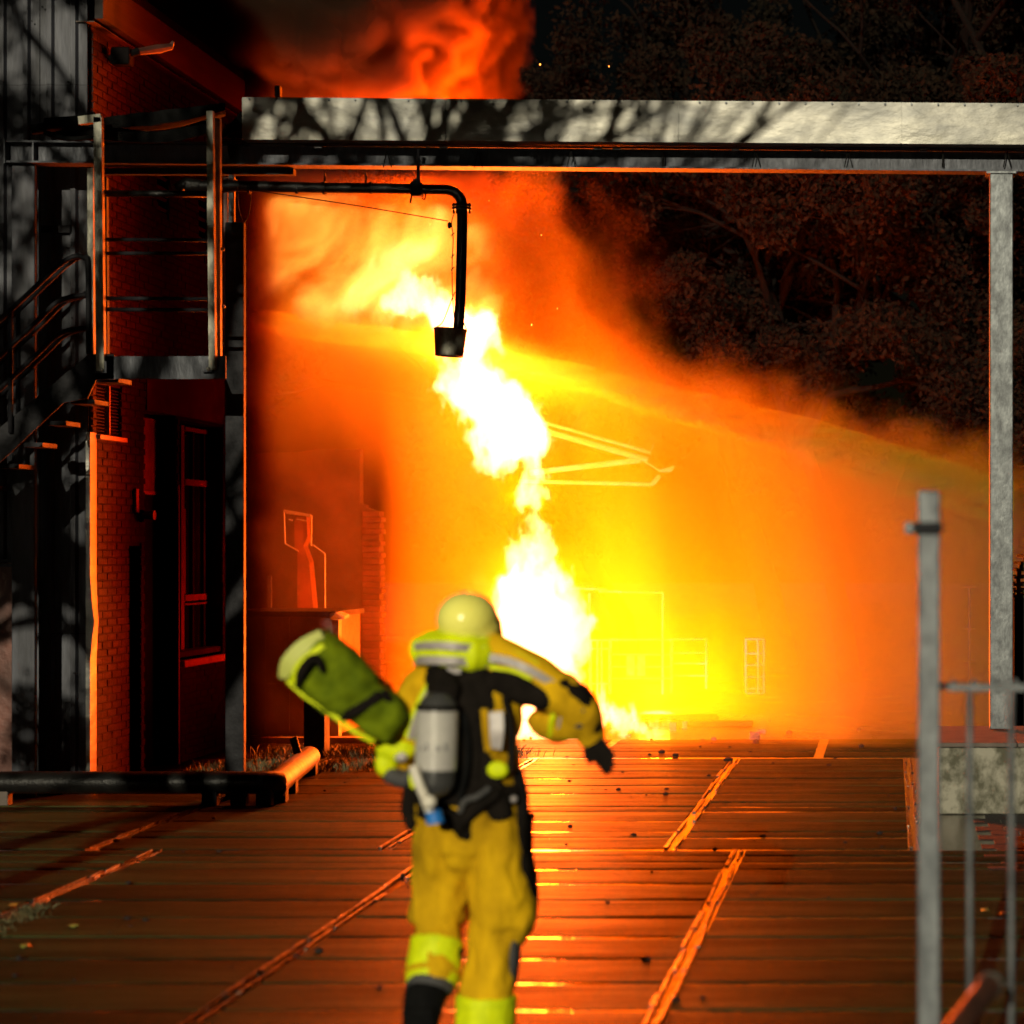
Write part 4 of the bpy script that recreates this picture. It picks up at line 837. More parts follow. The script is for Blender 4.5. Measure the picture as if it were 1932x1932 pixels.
# yoke over the right shoulder
remesh([T((930, 1215, -.02, 22, 34), (970, 1238, -.03, 26, 38), (1020, 1262, -.02, 24, 38), (1062, 1288, 0, 20, 34))], 'shoulder_yoke', M['ochre'], ff, .008, 5, .006, 9, seed=10)
stripe([(934, 1238, -.115), (975, 1246, -.118), (1020, 1268, -.11), (1055, 1292, -.08)], 15, M['silver_tape'])
stripe([(936, 1256, -.125), (978, 1262, -.128), (1012, 1278, -.12)], 7, M['lime']); stripe([(936, 1222, -.095), (975, 1228, -.10), (1022, 1252, -.095)], 8, M['lime'])
# dark back of the shoulder under the yoke
remesh([T((935, 1282, -.085, 26, 18), (990, 1296, -.075, 30, 18), (1040, 1318, -.055, 22, 18)), T((900, 1270, -.09, 30, 20), (925, 1330, -.11, 24, 16))], 'shoulder_patch', M['black_fab'], ff, .008, 4, .006, 12, seed=12)
remesh([T((1060, 1288, -.02, 16, 34), (1092, 1308, 0, 20, 36), (1114, 1340, .03, 18, 34), (1120, 1375, .06, 15, 30))], 'elbow_patch', M['black_fab'], ff, .008, 4, .005, 12, seed=13)
remesh([T((1098, 1336, -.055, 14, 8), (1094, 1368, -.03, 12, 8))], 'elbow_pad', M['grey_fab'], ff, .008, 3)
# sleeve tapes
stripe([(1052, 1334, -.055), (1043, 1360, -.04), (1036, 1392, .02)], 9, M['lime']); stripe([(1066, 1336, -.06), (1058, 1362, -.045), (1050, 1396, .02)], 5, M['silver_tape']); stripe([(1078, 1338, -.06), (1070, 1366, -.04), (1062, 1398, .02)], 9, M['lime'])
stripe([(1040, 1330, -.062), (1070, 1328, -.06), (1098, 1332, -.055)], 9, M['lime'])
# left arm tapes
stripe([(848, 1272, -.145), (822, 1306, -.135), (800, 1352, -.115), (786, 1392, -.09)], 30, M['lime']); stripe([(846, 1274, -.150), (820, 1308, -.140), (798, 1354, -.120), (785, 1390, -.095)], 13, M['silver_tape'], th=.004)
remesh([('ball', Q(752, 1412, -.045), (.075, .045, .05)), ('ball', Q(732, 1440, -.035), (.04, .04, .05))], 'elbow_cover', M['lime'], ff, .008, 4, .006, 14, seed=15)
remesh([('ball', Q(765, 1424, -.082), (.028, .012, .022))], 'elbow_tape', M['silver_tape'], ff, .006, 2)
remesh([T((728, 1440, -.02, 14, 22), (742, 1462, -.02, 18, 24), (766, 1472, -.01, 16, 22), (782, 1458, -.01, 10, 18))], 'glove_cuff', M['grey_fab'], ff, .008, 4, .004, 12, seed=16)
# hands in gloves
def glove(wrist, knuck, side, curl, palm_n, name='glove'):
    """palm from wrist to knuckles, four unequal bent fingers, thumb from the side of the palm"""
    w, k = Vector(wrist), Vector(knuck); d = (k - w).normalized(); s_ = Vector(side).normalized(); nrm = Vector(palm_n).normalized(); parts = []
    parts.append(('tube', [(w, .034, .026), (w.lerp(k, .5), .044, .024), (k, .044, .020)]))
    for i, ln in enumerate((.078, .088, .082, .064)):
        b = k + s_ * (.033 - .022 * i); p1 = b + (d * math.cos(curl * .6) + nrm * math.sin(curl * .6)) * ln * .45; p2 = p1 + (d * math.cos(curl * 1.5) + nrm * math.sin(curl * 1.5)) * ln * .32; p3 = p2 + (d * math.cos(curl * 2.2) + nrm * math.sin(curl * 2.2)) * ln * .24
        parts.append(('tube', [(b - d * .01, .0125, .0125), (p1, .0118, .0118), (p2, .011, .011), (p3, .009, .009)]))
    b = w.lerp(k, .3) + s_ * .036; p1 = b + (s_ * .6 + d * .7 + nrm * .25).normalized() * .035; p2 = p1 + (s_ * .15 + d * .9 + nrm * .5).normalized() * .032
    parts.append(('tube', [(b - s_ * .012, .016, .016), (p1, .014, .014), (p2, .011, .011)])); return remesh(parts, name, M['black_fab'], ff, .0045, 3)
glove(Q(1104, 1392, .06), Q(1128, 1416, .03), (-.55, 0, -.85), .35, (.3, -.7, -.5))
glove(Q(712, 1335, .17), Q(700, 1300, .10), (-.9, .1, -.3), .8, (.1, -1, 0))
# ------------------------------------------------------------------ breathing set on the back (its parts are worn: children of the person)
remesh([T((852, 1262, -.12, 40, 14), (870, 1330, -.13, 56, 14), (880, 1420, -.12, 58, 14), (884, 1500, -.11, 84, 16), (884, 1535, -.09, 92, 18))], 'back_plate', M['black_fab'], ff, .010, 4, .005, 12, seed=18)
def FC(x, y0, y1, r, dy, m, name, prof=None):
    mb = MB(); prof = prof or [(0, 1), (1, 1)]; mb.tube([Q(x + (y0 + (y1 - y0) * t - 1390) * -.03, y0 + (y1 - y0) * t, dy) for t, _ in prof], [r * PS * k for _, k in prof], 28); return fpart(mb, name, m)
FC(846, 1300, 1492, 38, -.215, M['cyl_dark'], 'air_cylinder', [(0, .35), (.03, .62), (.08, .85), (.14, 1), (.84, 1), (.91, .9), (.96, .68), (1, .35)])
FC(846, 1332, 1440, 38.8, -.215, M['cyl'], 'cylinder_label')
FC(846, 1322, 1330, 39.4, -.215, M['black_fab'], 'cylinder_strap')
for i, (x, w) in enumerate(((828, 5), (836, 4), (856, 7), (868, 6))):
    c = Q(x, 1396, 0); MB_ = MB(); dx = (x - 846) * PS; yy = PY - .215 - math.sqrt(max(1e-6, (38.9 * PS) ** 2 - dx ** 2)) - .0006
    MB_.box((c.x - w * PS / 2, yy, c.z - .016), (c.x + w * PS / 2, yy + .004, c.z + (.012 if i % 2 else .002))); fpart(MB_, 'cylinder_marking', M['cyl_dark'])
remesh([T((852, 1268, -.15, 22, 16), (858, 1296, -.18, 30, 20), (862, 1318, -.19, 20, 16))], 'hood_roll', M['black_fab'], ff, .008, 3)
stripe([(860, 1259, -.17), (885, 1262, -.17)], 9, M['silver_tape'])
mb = MB(); mb.tube(bezier([Q(812, 1432, -.30), Q(824, 1462, -.315), Q(838, 1500, -.30), Q(846, 1530, -.29)], 6), [.020] * 18 + [.024], 12); fpart(mb, 'cylinder_hose', M['cream'])
mb = MB(); mb.ico(Q(843, 1494, -.33), .030, 3, (1, .8, .9)); fpart(mb, 'cylinder_valve', M['cream'], True)
mb = MB(); mb.tube([Q(850, 1512, -.315), Q(853, 1532, -.31)], [.030, .036], 14); fpart(mb, 'valve_knob', M['blue'])
remesh([T((800, 1490, -.14, 12, 20), (830, 1515, -.16, 14, 18), (884, 1545, -.15, 20, 18), (905, 1520, -.15, 14, 18), (950, 1490, -.13, 12, 16)), T((884, 1540, -.14, 24, 14), (892, 1570, -.13, 14, 12))], 'hip_belt', M['black_fab'], ff, .008, 4, .004, 16, seed=20)
mb = MB(); mb.tube(bezier([Q(938, 1478, -.17), Q(918, 1492, -.2), Q(896, 1500, -.19), Q(884, 1522, -.18)], 6), .012, 8); fpart(mb, 'regulator_hose', M['grey_fab'])
mb = MB(); mb.tube(bezier([Q(890, 1340, -.15), Q(900, 1400, -.17), Q(896, 1450, -.18), Q(884, 1500, -.18)], 6), .013, 8); fpart(mb, 'regulator_hose', M['rubber'])
stripe([(926, 1332, -.145), (930, 1372, -.155), (934, 1410, -.15)], 12, M['ochre'], 'jacket_tape'); stripe([(948, 1338, -.14), (950, 1372, -.15), (946, 1406, -.145)], 26, M['silver_tape'])
stripe([(905, 1300, -.13), (912, 1380, -.155), (912, 1460, -.16)], 10, M['black_fab'], 'harness_strap', .01); stripe([(962, 1310, -.12), (975, 1380, -.12), (972, 1450, -.12)], 12, M['black_fab'], 'harness_strap', .01)
remesh([('ball', Q(950, 1446, -.13), (.045, .02, .036))], 'side_pouch', M['lime'], ff, .007, 3); remesh([('ball', Q(795, 1462, -.13), (.022, .015, .05))], 'side_pouch', M['lime'], ff, .007, 3)
remesh([T((776, 1490, -.02, 14, 18), (774, 1530, -.02, 16, 18), (778, 1560, -.02, 9, 12))], 'belt_pouch', M['black_fab'], ff, .008, 3)
remesh([T((975, 1460, .0, 12, 22), (982, 1500, 0, 15, 24), (984, 1550, .0, 14, 24))], 'belt_pouch', M['black_fab'], ff, .008, 3)
mb = MB(); mb.beam(Q(988, 1448, -.06), Q(998, 1535, -.09), .018, .006, (0, 1, 0)); fpart(mb, 'loose_strap', M['rubber'])
mb = MB(); mb.ico(Q(978, 1502, -.10), .014, 2); fpart(mb, 'buckle', M['silver_tape'], True)
# ------------------------------------------------------------------ lime green bag carried on the left arm
bg = thing('canvas_bag', Q(660, 1290, -.1), 'long lime green canvas bag with a dark strap, carried under the left arm', 'bag')
def BQ(u, v, dy):      # u along the bag 0 (open end) .. 1, v across -1..1
    a, b = Vector((602, 1238)), Vector((752, 1356)); d = b - a; n_ = Vector((-d.y, d.x)).normalized(); p = a + d * u + n_ * v; return Q(p.x, p.y, dy)
parts = []
secs = [(-.02, 55, .085), (.1, 60, .10), (.35, 62, .105), (.62, 56, .09), (.70, 44, .075), (.8, 46, .08), (1.0, 44, .07), (1.12, 32, .05)]
mb = MB(); vs = []; seg = 28
for (u, w, t) in secs:
    for k in range(seg):
        a = 6.28318 * k / seg; ca, sa = math.cos(a), math.sin(a); ca = math.copysign(abs(ca) ** .6, ca); sa = math.copysign(abs(sa) ** .7, sa)
        vs.append(BQ(u, ca * w, -.14 + sa * t))
fs = [(i * seg + k, i * seg + (k + 1) % seg, (i + 1) * seg + (k + 1) % seg, (i + 1) * seg + k) for i in range(len(secs) - 1) for k in range(seg)] + [tuple(range(seg))[::-1], tuple((len(secs) - 1) * seg + k for k in range(seg))]
mb.add(vs, fs); o = mb.build('tmp', M['bag']); md = o.modifiers.new('r', 'REMESH'); md.mode = 'VOXEL'; md.voxel_size = .008; s2 = o.modifiers.new('s', 'SMOOTH'); s2.iterations = 6
me = bpy.data.meshes.new_from_object(o.evaluated_get(bpy.context.evaluated_depsgraph_get())); bpy.data.objects.remove(o)
for v in me.vertices: v.co += Vector((0, -1, 0)) * .02 * mnoise.noise(v.co * 18) + Vector((.5, -.4, .5)) * .024 * mnoise.noise(v.co * 7 + Vector((4, 0, 0)))
me.name = 'bag_body'; me.materials.clear(); me.materials.append(M['bag']); me.polygons.foreach_set('use_smooth', [True] * len(me.polygons)); o = bpy.data.objects.new('bag_body', me); COL.objects.link(o); o.parent = bg; o.matrix_parent_inverse = Matrix.Translation(-bg.location)
def bstripe(pts, w, m, name, th=.008):
    mb = MB(); vs = []; c = bezier(pts, 5); n = len(c)
    for i, p in enumerate(c):
        d = (c[min(i + 1, n - 1)] - c[max(i - 1, 0)]).normalized(); s_ = d.cross(Vector((0, -1, 0))).normalized() * w * PS / 2
        for q in (p + s_, p - s_, p - s_ + Vector((0, th, 0)), p + s_ + Vector((0, th, 0))): vs.append(q)
    fs = [(i * 4 + k, i * 4 + (k + 1) % 4, (i + 1) * 4 + (k + 1) % 4, (i + 1) * 4 + k) for i in range(n - 1) for k in range(4)] + [(0, 1, 2, 3), tuple(4 * (n - 1) + k for k in range(4))]
    return mb.add(vs, fs).build(name, m, bg, 'auto')
bstripe([Q(634, 1196, -.2), Q(600, 1215, -.225), Q(573, 1245, -.225), Q(566, 1275, -.2)], 26, M['bag_edge'], 'end_tape', .16)
bstripe([Q(583, 1282, -.235), Q(598, 1246, -.255), Q(640, 1212, -.24)], 10, M['lime'], 'seam_tape', .03)
bstripe([Q(568, 1278, -.19), Q(600, 1305, -.2), Q(640, 1330, -.21), Q(690, 1370, -.2), Q(725, 1392, -.17)], 9, M['lime'], 'seam_tape')
mb = MB(); hn = [Q(595, 1290, -.262), Q(604, 1262, -.268), Q(620, 1240, -.268), Q(634, 1238, -.265), Q(642, 1262, -.262)]; mb.tube(bezier(hn, 5), [.006, .009, .012, .016, .019, .02, .02, .02, .02, .02, .02, .02, .02, .018, .018, .016, .016, .014, .012, .01, .006], 8); mb.build('handle', M['black_fab'], bg, True)
bstripe([Q(742, 1302, -.22), Q(722, 1318, -.245), Q(690, 1336, -.245), Q(662, 1347, -.2)], 17, M['black_fab'], 'strap', .02)
bstripe([Q(740, 1300, -.2), Q(752, 1316, -.2), Q(760, 1330, -.17)], 22, M['black_fab'], 'strap', .02)
# ------------------------------------------------------------------ volumes from numpy fields
def grid(lo, hi, vox):
    n = [max(2, int(round((hi[i] - lo[i]) / vox[i])) + 1) for i in range(3)]
    ax = [np.linspace(lo[i], hi[i], n[i], dtype=np.float32) for i in range(3)]
    X, Y, Z = np.meshgrid(*ax, indexing='ij')
    return n, X, Y, Z
def volume_object(name, lo, hi, n, D, mat):
    """a box whose density is the numpy field D, turned into a voxel volume by geometry nodes"""
    me = bpy.data.meshes.new(name); me.vertices.add(D.size)
    at = me.attributes.new('field', 'FLOAT', 'POINT'); at.data.foreach_set('value', D.astype(np.float32).ravel(order='C'))
    ob = bpy.data.objects.new(name, me); COL.objects.link(ob)
    ng = bpy.data.node_groups.new(name + '_nodes', 'GeometryNodeTree')
    ng.interface.new_socket('Geometry', in_out='INPUT', socket_type='NodeSocketGeometry')
    ng.interface.new_socket('Geometry', in_out='OUTPUT', socket_type='NodeSocketGeometry')
    N = ng.nodes; L = ng.links
    gi = N.new('NodeGroupInput'); go = N.new('NodeGroupOutput')
    vc = N.new('GeometryNodeVolumeCube'); pos = N.new('GeometryNodeInputPosition')
    def vm(op, a, b):
        m = N.new('ShaderNodeVectorMath'); m.operation = op
        L.new(a, m.inputs[0]); m.inputs[1].default_value = b; return m.outputs[0]
    step = [(hi[i] - lo[i]) / (n[i] - 1) for i in range(3)]
    v = vm('SUBTRACT', pos.outputs[0], lo); v = vm('DIVIDE', v, step); v = vm('ADD', v, (.5, .5, .5))
    m = N.new('ShaderNodeVectorMath'); m.operation = 'FLOOR'; L.new(v, m.inputs[0])
    sp = N.new('ShaderNodeSeparateXYZ'); L.new(m.outputs[0], sp.inputs[0])
    def mm(op, a, b):
        q = N.new('ShaderNodeMath'); q.operation = op
        L.new(a, q.inputs[0])
        if isinstance(b, (int, float)): q.inputs[1].default_value = b
        else: L.new(b, q.inputs[1])
        return q.outputs[0]
    # index kept as integer arithmetic to stay exact
    def im(op, a, b):
        q = N.new('FunctionNodeIntegerMath'); q.operation = op
        L.new(a, q.inputs[0])
        if isinstance(b, int): q.inputs[1].default_value = b
        else: L.new(b, q.inputs[1])
        return q.outputs[0]
    idx = im('ADD', im('MULTIPLY', sp.outputs[0], n[1] * n[2]), im('ADD', im('MULTIPLY', sp.outputs[1], n[2]), sp.outputs[2]))
    na = N.new('GeometryNodeInputNamedAttribute'); na.data_type = 'FLOAT'; na.inputs[0].default_value = 'field'
    si = N.new('GeometryNodeSampleIndex'); si.data_type = 'FLOAT'; si.domain = 'POINT'; si.clamp = True
    L.new(gi.outputs[0], si.inputs['Geometry']); L.new(na.outputs[0], si.inputs['Value']); L.new(idx, si.inputs['Index'])
    L.new(si.outputs[0], vc.inputs['Density'])
    vc.inputs['Min'].default_value = lo; vc.inputs['Max'].default_value = hi
    vc.inputs['Resolution X'].default_value = n[0]; vc.inputs['Resolution Y'].default_value = n[1]; vc.inputs['Resolution Z'].default_value = n[2]
    sm = N.new('GeometryNodeSetMaterial'); sm.inputs['Material'].default_value = mat
    L.new(vc.outputs[0], sm.inputs[0]); L.new(sm.outputs[0], go.inputs[0])
    md = ob.modifiers.new('volume', 'NODES'); md.node_group = ng
    me.materials.append(mat)
    return ob
def volmat(name, build):
    m = bpy.data.materials.new(name); m.use_nodes = True; t = m.node_tree; t.nodes.clear()
    o = t.nodes.new('ShaderNodeOutputMaterial')
    t.links.new(build(t), o.inputs['Volume']); return m
# ------------------------------------------------------------------ fire
CORE = [(728,566,12),(760,572,22),(800,580,28),(840,600,34),(880,625,42),(905,655,34),(890,690,26),(835,712,24),(868,728,34),
 (905,745,42),(945,775,68),(985,800,50),(925,820,48),(965,845,42),(920,868,32),(990,868,26),(1000,895,18),(990,930,16),(994,950,24),
 (1002,990,10),(1006,1015,12),(1000,1050,34),(1030,1080,36),(970,1090,44),(1000,1130,66),(950,1150,40),(1040,1150,45),(1010,1190,84),(1055,1190,48),
 (1085,1212,24),(1020,1240,70),(1060,1245,42),(1060,1275,30),(1000,1290,60),(1020,1340,50),(1060,1372,40),(1110,1368,24),(1150,1374,16),(1200,1378,12),(1250,1380,8),(960,1370,50),(1000,1400,30)]
FY = 22.6
def flame_field(X, Y, Z, grow=1.0):
    n1 = FieldNoise(3)
    px = X / Y * FPX + VX * 0; S = FY / FPX
    w1 = n1.fbm(X * 2.5, Y * 2.2, Z * 1.3 - 3, 5, .68) - .5
    w2 = n1.fbm(X * 2.5 + 31, Y * 2.2 + 7, Z * 1.2, 5, .68) - .5
    Xw = X + w1 * .85; Zw = Z + w2 * 1.0
    best = np.full(X.shape, -9, np.float32)
    for (x, y, r) in CORE:
        c = P(x, y, FY); r = r * S * grow
        if y > 1300: c.z = max(c.z, .1)
        d2 = (Xw - c.x) ** 2 + ((Y - FY) * .85) ** 2 + (Zw - c.z) ** 2
        h = 1 - np.sqrt(d2) / (r + .1)
        best = np.maximum(best, h * min(1, .5 + r))
    return best
flo, fhi = (-7.0, 21.3, 0.0), (-2.2, 23.9, 5.7)
n, X, Y, Z = grid(flo, fhi, (.026, .046, .026))
n_hi = FieldNoise(61)
h = flame_field(X, Y, Z, .72)
h += (n_hi.fbm(X * 7, Y * 6, Z * 4.5, 3) - .5) * .5
core = np.clip((h + .02) * 6, 0, 1)
halo = np.clip(h * 1.3 + .75, 0, 1) ** 2
# orange flames blowing up and left out of the core
ns = FieldNoise(9)
S = FY / FPX
def poly_mask(X, Z, pts, soft):
    """soft inside test against a traced outline (photo px), in world X,Z at FY"""
    pw = [(P(a, b, FY).x, P(a, b, FY).z) for a, b in pts]
    inside = np.zeros(X.shape, bool); dmin = np.full(X.shape, 99, np.float32)
    for i in range(len(pw)):
        (x0, z0), (x1, z1) = pw[i], pw[(i + 1) % len(pw)]
        cond = ((z0 > Z) != (z1 > Z)) & (X < (x1 - x0) * (Z - z0) / ((z1 - z0) or 1e-6) + x0)
        inside ^= cond
        dx, dz = x1 - x0, z1 - z0; t = np.clip(((X - x0) * dx + (Z - z0) * dz) / (dx * dx + dz * dz + 1e-9), 0, 1)
        dmin = np.minimum(dmin, np.hypot(X - x0 - t * dx, Z - z0 - t * dz))
    return np.clip(np.where(inside, dmin, -dmin) / soft, -1, 1)
X2, Z2 = X[:, 0, :], Z[:, 0, :]
outl = [(470,300),(700,300),(900,320),(905,370),(925,440),(935,520),(945,575),(935,640),(960,700),(880,705),(800,660),(720,640),(600,640),(480,600),(440,450)]
ux, uz = ns.fbm(X * 1.1, Y * 1.1, Z * 1.1, 3) - .5, ns.fbm(X * 1.1 + 9, Y * 1.1, Z * 1.1 + 4, 3) - .5
pm = poly_mask(X2, Z2, outl, .5)
from_plane = np.clip(pm, -1, 1)[:, None, :] * np.ones_like(X)
a = R(35); U = X * math.cos(a) - Z * math.sin(a); V = X * math.sin(a) + Z * math.cos(a)   # streaks run up to the left
st = ns.fbm((U + ux) * 2.6, Y * 1.6, (V + uz) * .9, 5, .55)
lick = np.clip((st - .5) * 5 + .5, 0, 1)
upper = np.clip(from_plane + (st - .5) * 1.6 + .2, 0, 1) * np.exp(-((Y - FY) / .8) ** 2) * (.15 + .85 * lick)
field = np.maximum(core * 1.0, np.maximum(halo * .2, 0)) + upper * .6
edge = np.minimum.reduce([np.clip((X - flo[0]) / .3, 0, 1), np.clip((Y - flo[1]) / .4, 0, 1), np.clip((fhi[1] - Y) / .4, 0, 1), np.clip((fhi[0] - X) / .4, 0, 1)])
field = field * edge; field[field < .004] = 0
def fire_shader(t):
    N, L = t.nodes, t.links
    vi = N.new('ShaderNodeVolumeInfo'); r = N.new('ShaderNodeValToRGB'); e = r.color_ramp.elements
    e[0].position = 0; e[0].color = (0, 0, 0, 1); e[1].position = 1; e[1].color = (1, .55, .2, 1)
    for p, c in ((.1, (.012, .0016, 0, 1)), (.25, (.05, .011, .0003, 1)), (.5, (.25, .09, .012, 1))):
        k = e.new(p); k.color = c
    L.new(vi.outputs['Density'], r.inputs[0])
    em = N.new('ShaderNodeEmission'); em.inputs['Strength'].default_value = 15; L.new(r.outputs[0], em.inputs[0])
    return em.outputs[0]
FIRE = volume_object('flame_glow', flo, fhi, n, field, volmat('flame_volume', fire_shader))
FIRE['kind'] = 'stuff'
print('flame', n, time.time() - T0)
for i, (x, y, w) in enumerate(((780,325,250),(930,235,700),(985,250,500),(860,600,450),(950,780,1000),(995,930,650),(1010,1100,1700),(1030,1240,2000),(1240,1305,4200))):  # lamps standing for the flames; last one added behind them to brighten the spray
    ld = bpy.data.lights.new('fire_and_fill_light', 'POINT'); ld.energy = w; ld.color = (1, .09, .0006); ld.shadow_soft_size = .2
    lo_ = bpy.data.objects.new('fire_and_fill_light', ld); COL.objects.link(lo_); lo_.location = P(x, y, FY + (4.0 if x > 1100 else 0))
# ------------------------------------------------------------------ water mist
mlo, mhi = (-7.2, 21.2, 0.02), (3.2, 29.5, 6.2)
n, X, Y, Z = grid(mlo, mhi, (.09, .16, .07))
nm = FieldNoise(21)
# the jet: an arc from the right edge up and to the left
JET = [(1932,960),(1700,890),(1500,835),(1300,772),(1150,722),(1000,685),(930,672),(800,655),(640,630),(470,608)]
JY = 22.3
jx = np.array([P(a, b, JY).x for a, b in JET])[::-1]; jz = np.array([P(a, b, JY).z for a, b in JET])[::-1]
ztop = np.interp(X, jx, jz)
bil = nm.fbm(X * .9, Y * .9, Z * .9, 4, .55)
top = ztop + .2 + (bil - .42) * 3.2 * np.clip((X + 4.3) / 1, 0, 1) * np.clip(1.2 - (X + 3) / 8, .2, 1)
curtain = nm.fbm(X * 1.3 + Z * .25, Y * .8, Z * .16 + 3, 4, .6)
top += 1.9 * np.exp(-((X + 3.75) / .6) ** 2) * (.4 + bil)
under = np.clip((top - Z) / .35, 0, 1)
dens = under * (.26 + 2.7 * np.clip((X + 3.7) / 4.2, 0, 1) + .75 * np.clip((-4.35 - X) / .6, 0, 1)) * (.25 + 5 * curtain ** 2.6)
dens *= np.where(Z > ztop, .35 + .65 * np.exp(-(Z - ztop) / .8), 1)
jetd = np.zeros_like(dens)
for dz_, rad, amp in ((0, .11, 10), (-.30, .1, 6), (-.55, .16, 4)):
    dd = np.hypot((Y - JY), (Z - ztop - dz_ * np.clip((X + 5) / 6, 0, 1.4))); jetd += amp * np.exp(-(dd / rad / 1.3) ** 2)
dens += jetd
e2 = np.minimum.reduce([np.clip((X - mlo[0]) / .4, 0, 1), np.clip((Y - mlo[1]) / .9, 0, 1), np.clip((mhi[1] - Y) / 1, 0, 1)])
dens *= e2 * np.clip(np.clip(.03 + (X + 5.3 + .24 * (Y - 22)) / .5, .03, 1) + np.clip((Z - 2.7 - 2 * (curtain - .5)) / 1.6, 0, 1), 0, 1); dens[dens < .003] = 0
def mist_shader(t):
    N, L = t.nodes, t.links
    vi = N.new('ShaderNodeVolumeInfo'); mu = N.new('ShaderNodeMath'); mu.operation = 'MULTIPLY'; mu.inputs[1].default_value = .30
    L.new(vi.outputs['Density'], mu.inputs[0])
    sc = N.new('ShaderNodeVolumeScatter'); sc.inputs['Color'].default_value = (.97, .80, .05, 1); sc.inputs['Anisotropy'].default_value = .6
    L.new(mu.outputs[0], sc.inputs['Density']); return sc.outputs[0]
MIST = volume_object('water_mist', mlo, mhi, n, dens, volmat('mist_volume', mist_shader)); MIST['kind'] = 'stuff'
print('mist', n, time.time() - T0)

# ------------------------------------------------------------------ smoke
slo, shi = (-9.2, 20.9, 0.0), (-2.3, 25.2, 8.6)
n, X, Y, Z = grid(slo, shi, (.06, .09, .06))
ns2 = FieldNoise(44); X2, Z2 = X[:, 0, :], Z[:, 0, :]
wx = ns2.fbm(X * .9, Y * .9, Z * .9, 4, .55) - .5; wz = ns2.fbm(X * .9 + 13, Y * .9, Z * .9 + 5, 4, .55) - .5
pl = poly_mask(X2, Z2, [(120, -200), (955, -200), (965, 40), (955, 110), (915, 165), (850, 190), (860, 230), (700, 235), (560, 215), (400, 215), (200, 150)], .35)[:, None, :] * np.ones_like(X)
fib = ns2.fbm((X + wx) * 2.2, Y * 2, (Z + wz) * 2.2, 5, .6)
lobes = 1 - (np.abs(ns2.fbm((X + wx * 1.5) * 1.7, Y * 1.7, (Z + wz * 1.5) * 1.7, 2, .5) - .5) * 3.2 + np.abs(ns2.val((X + wx) * 5.1, Y * 5, (Z + wz) * 5.1) - .5) * .5)
plume = np.clip(pl * 1.0 + .25 + (wx + wz) * 1.0 - (1 - lobes) * 1.3 + (fib - .5) * .5, 0, 1) * np.clip(1.25 - np.abs(Y - 22.9) / 1.7, 0, 1)
plume = np.clip(plume * 9 - 1, 0, 1) * (Z > 5.6) * 9
leftm = poly_mask(X2, Z2, [(430, 1500), (430, 400), (520, 400), (640, 620), (690, 800), (700, 1500)], .8)[:, None, :] * np.ones_like(X)
left = np.clip(leftm * .5 + .5 + wx * 1.2, 0, 1) ** 1.5 * .05 * (Z < 5.8)
mids = poly_mask(X2, Z2, [(450, 330), (900, 330), (930, 520), (800, 600), (640, 640), (440, 620)], .5)[:, None, :] * np.ones_like(X)
mid = np.clip(mids * .5 + .3 + (fib - .5) * 3.2, 0, 1) * .35 * (Z < 5.8)
sm_ = plume + left + mid
e3 = np.minimum.reduce([np.clip((X - slo[0]) / .4, 0, 1), np.clip((shi[0] - X) / .3, 0, 1), np.clip((Y - slo[1]) / .5, 0, 1), np.clip((shi[1] - Y) / .5, 0, 1)])
sm_ *= e3; sm_[sm_ < .01] = 0
def smoke_shader(t):
    N, L = t.nodes, t.links
    vi = N.new('ShaderNodeVolumeInfo'); pv = N.new('ShaderNodeVolumePrincipled'); L.new(vi.outputs['Density'], pv.inputs['Density'])
    pv.inputs['Density Attribute'].default_value = ''; pv.inputs['Color'].default_value = (.5, .3, .2, 1); pv.inputs['Anisotropy'].default_value = .72
    return pv.outputs[0]
SMOKE = volume_object('smoke', slo, shi, n, sm_, volmat('smoke_volume', smoke_shader)); SMOKE['kind'] = 'stuff'
print('smoke', n, time.time() - T0)

# absorbing volume added against the brick wall to dim and redden the firelight
blo, bhi = (-6.68, 17.9, 0.0), (-6.1, 22.2, 7.3)
n, X, Y, Z = grid(blo, bhi, (.05, .16, .12))
w = ns2.fbm(X * .8, Y * .8, Z * .8, 4, .55)
bs = 6.5 * (.35 + 1.3 * w) * np.clip((-6.3 - X + (w - .5) * .3) / .15, 0, 1) * np.clip((Y - blo[1]) / 1.2, 0, 1) * np.clip((bhi[1] - Y) / .6, 0, 1)
def dimmer_shader(t):
    N, L = t.nodes, t.links
    vi = N.new('ShaderNodeVolumeInfo'); ab = N.new('ShaderNodeVolumeAbsorption'); ab.inputs['Color'].default_value = (.5, .05, .02, 1)
    L.new(vi.outputs['Density'], ab.inputs['Density']); return ab.outputs[0]
DIMMER = volume_object('wall_dimmer', blo, bhi, n, bs, volmat('wall_dimmer_volume', dimmer_shader)); DIMMER['kind'] = 'stuff'

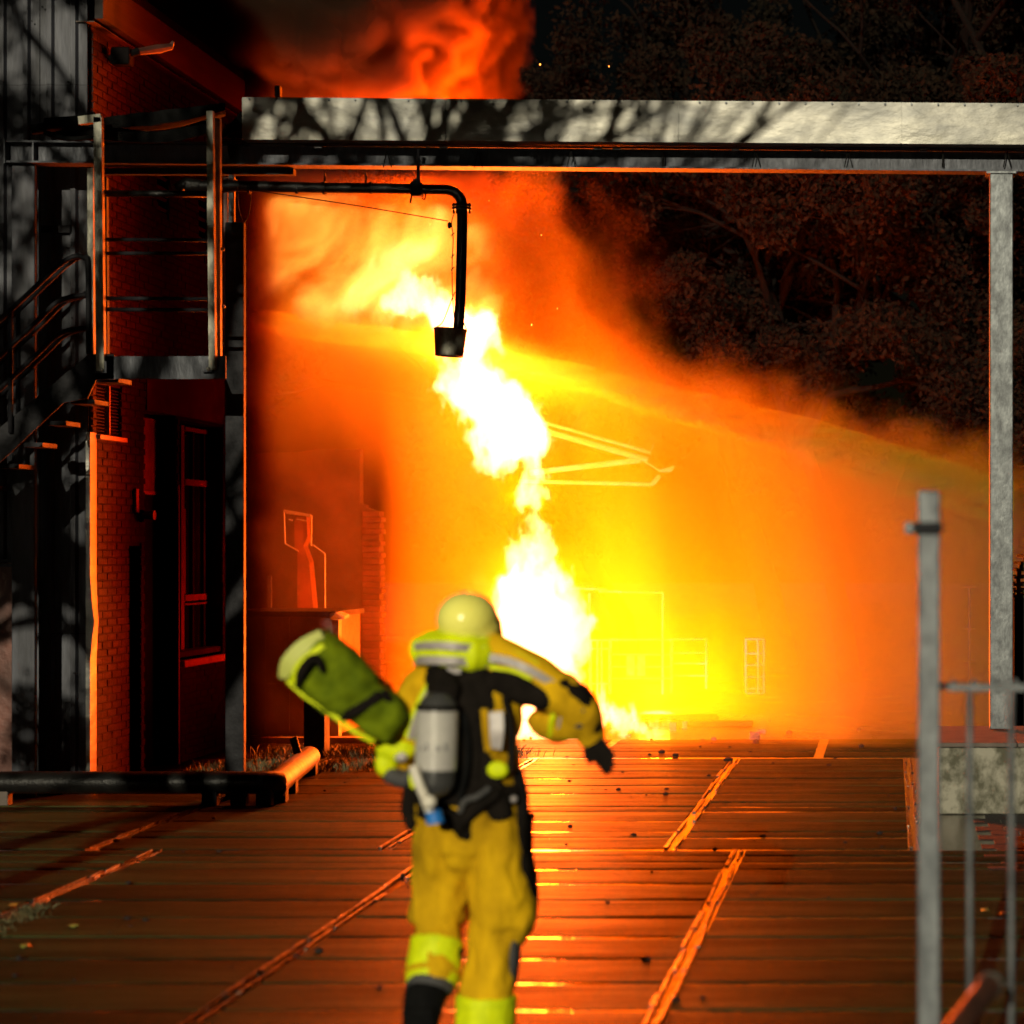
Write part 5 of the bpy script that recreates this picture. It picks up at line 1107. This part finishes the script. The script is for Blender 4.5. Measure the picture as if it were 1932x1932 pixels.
em = MB()
for k in range(12):
    p = P(random.gauss(1020, 200), random.gauss(400, 200), random.uniform(21, 24)); em.ico(p, random.uniform(.002, .005), 1, (1, 1, 2.2))
em.build('embers', glow('ember_glow', (1, .25, .03), 14), kind='stuff')

# the jets themselves: narrow bodies of dense spray
def jet_shader(t):
    N, L = t.nodes, t.links
    sc = N.new('ShaderNodeVolumeScatter'); sc.inputs['Color'].default_value = (.97, .7, .02, 1); sc.inputs['Anisotropy'].default_value = .42
    tc = N.new('ShaderNodeTexCoord'); mp = N.new('ShaderNodeMapping'); mp.inputs['Scale'].default_value = (1.2, 9, 9); mp.inputs['Rotation'].default_value = (0, R(14), 0)
    nz = N.new('ShaderNodeTexNoise'); nz.inputs['Scale'].default_value = 1.6; nz.inputs['Detail'].default_value = 2
    mr = N.new('ShaderNodeMapRange'); mr.inputs[1].default_value = .42; mr.inputs[2].default_value = .7; mr.inputs[3].default_value = 1.5; mr.inputs[4].default_value = 20
    L.new(tc.outputs['Object'], mp.inputs[0]); L.new(mp.outputs[0], nz.inputs[0]); L.new(nz.outputs[0], mr.inputs[0]); L.new(mr.outputs[0], sc.inputs['Density'])
    return sc.outputs[0]
JM = volmat('jet_volume', jet_shader)
jt = thing('water_jet', P(1900, 940, 22), 'jet of water arching in from the right edge across the flames', 'water jet')
for pts, r0, r1 in (([(2050,962),(1932,928),(1700,858),(1500,803),(1300,752),(1150,718),(1000,686),(930,672),(800,652),(640,628),(470,606)], .08, .13),
                    ([(2050,1030),(1932,996),(1750,938),(1600,893),(1480,852),(1300,788),(1150,742),(1040,712),(960,690)], .06, .09),
                    ([(2050,990),(1932,955),(1700,892),(1500,838),(1350,795),(1200,755)], .08, .13)):
    c = bezier([P(a, b, 21.95) for a, b in pts], 6); n_ = len(c)
    MB().tube([p + Vector((0, .03 * mnoise.noise(p * 2), .05 * mnoise.noise(p * 1.1))) for p in c], [r0 + (r1 - r0) * (i / n_) + .012 * mnoise.noise(Vector((i * .7, r0 * 50, 0))) for i in range(n_)], 10).build('stream', JM, jt, smooth=True)
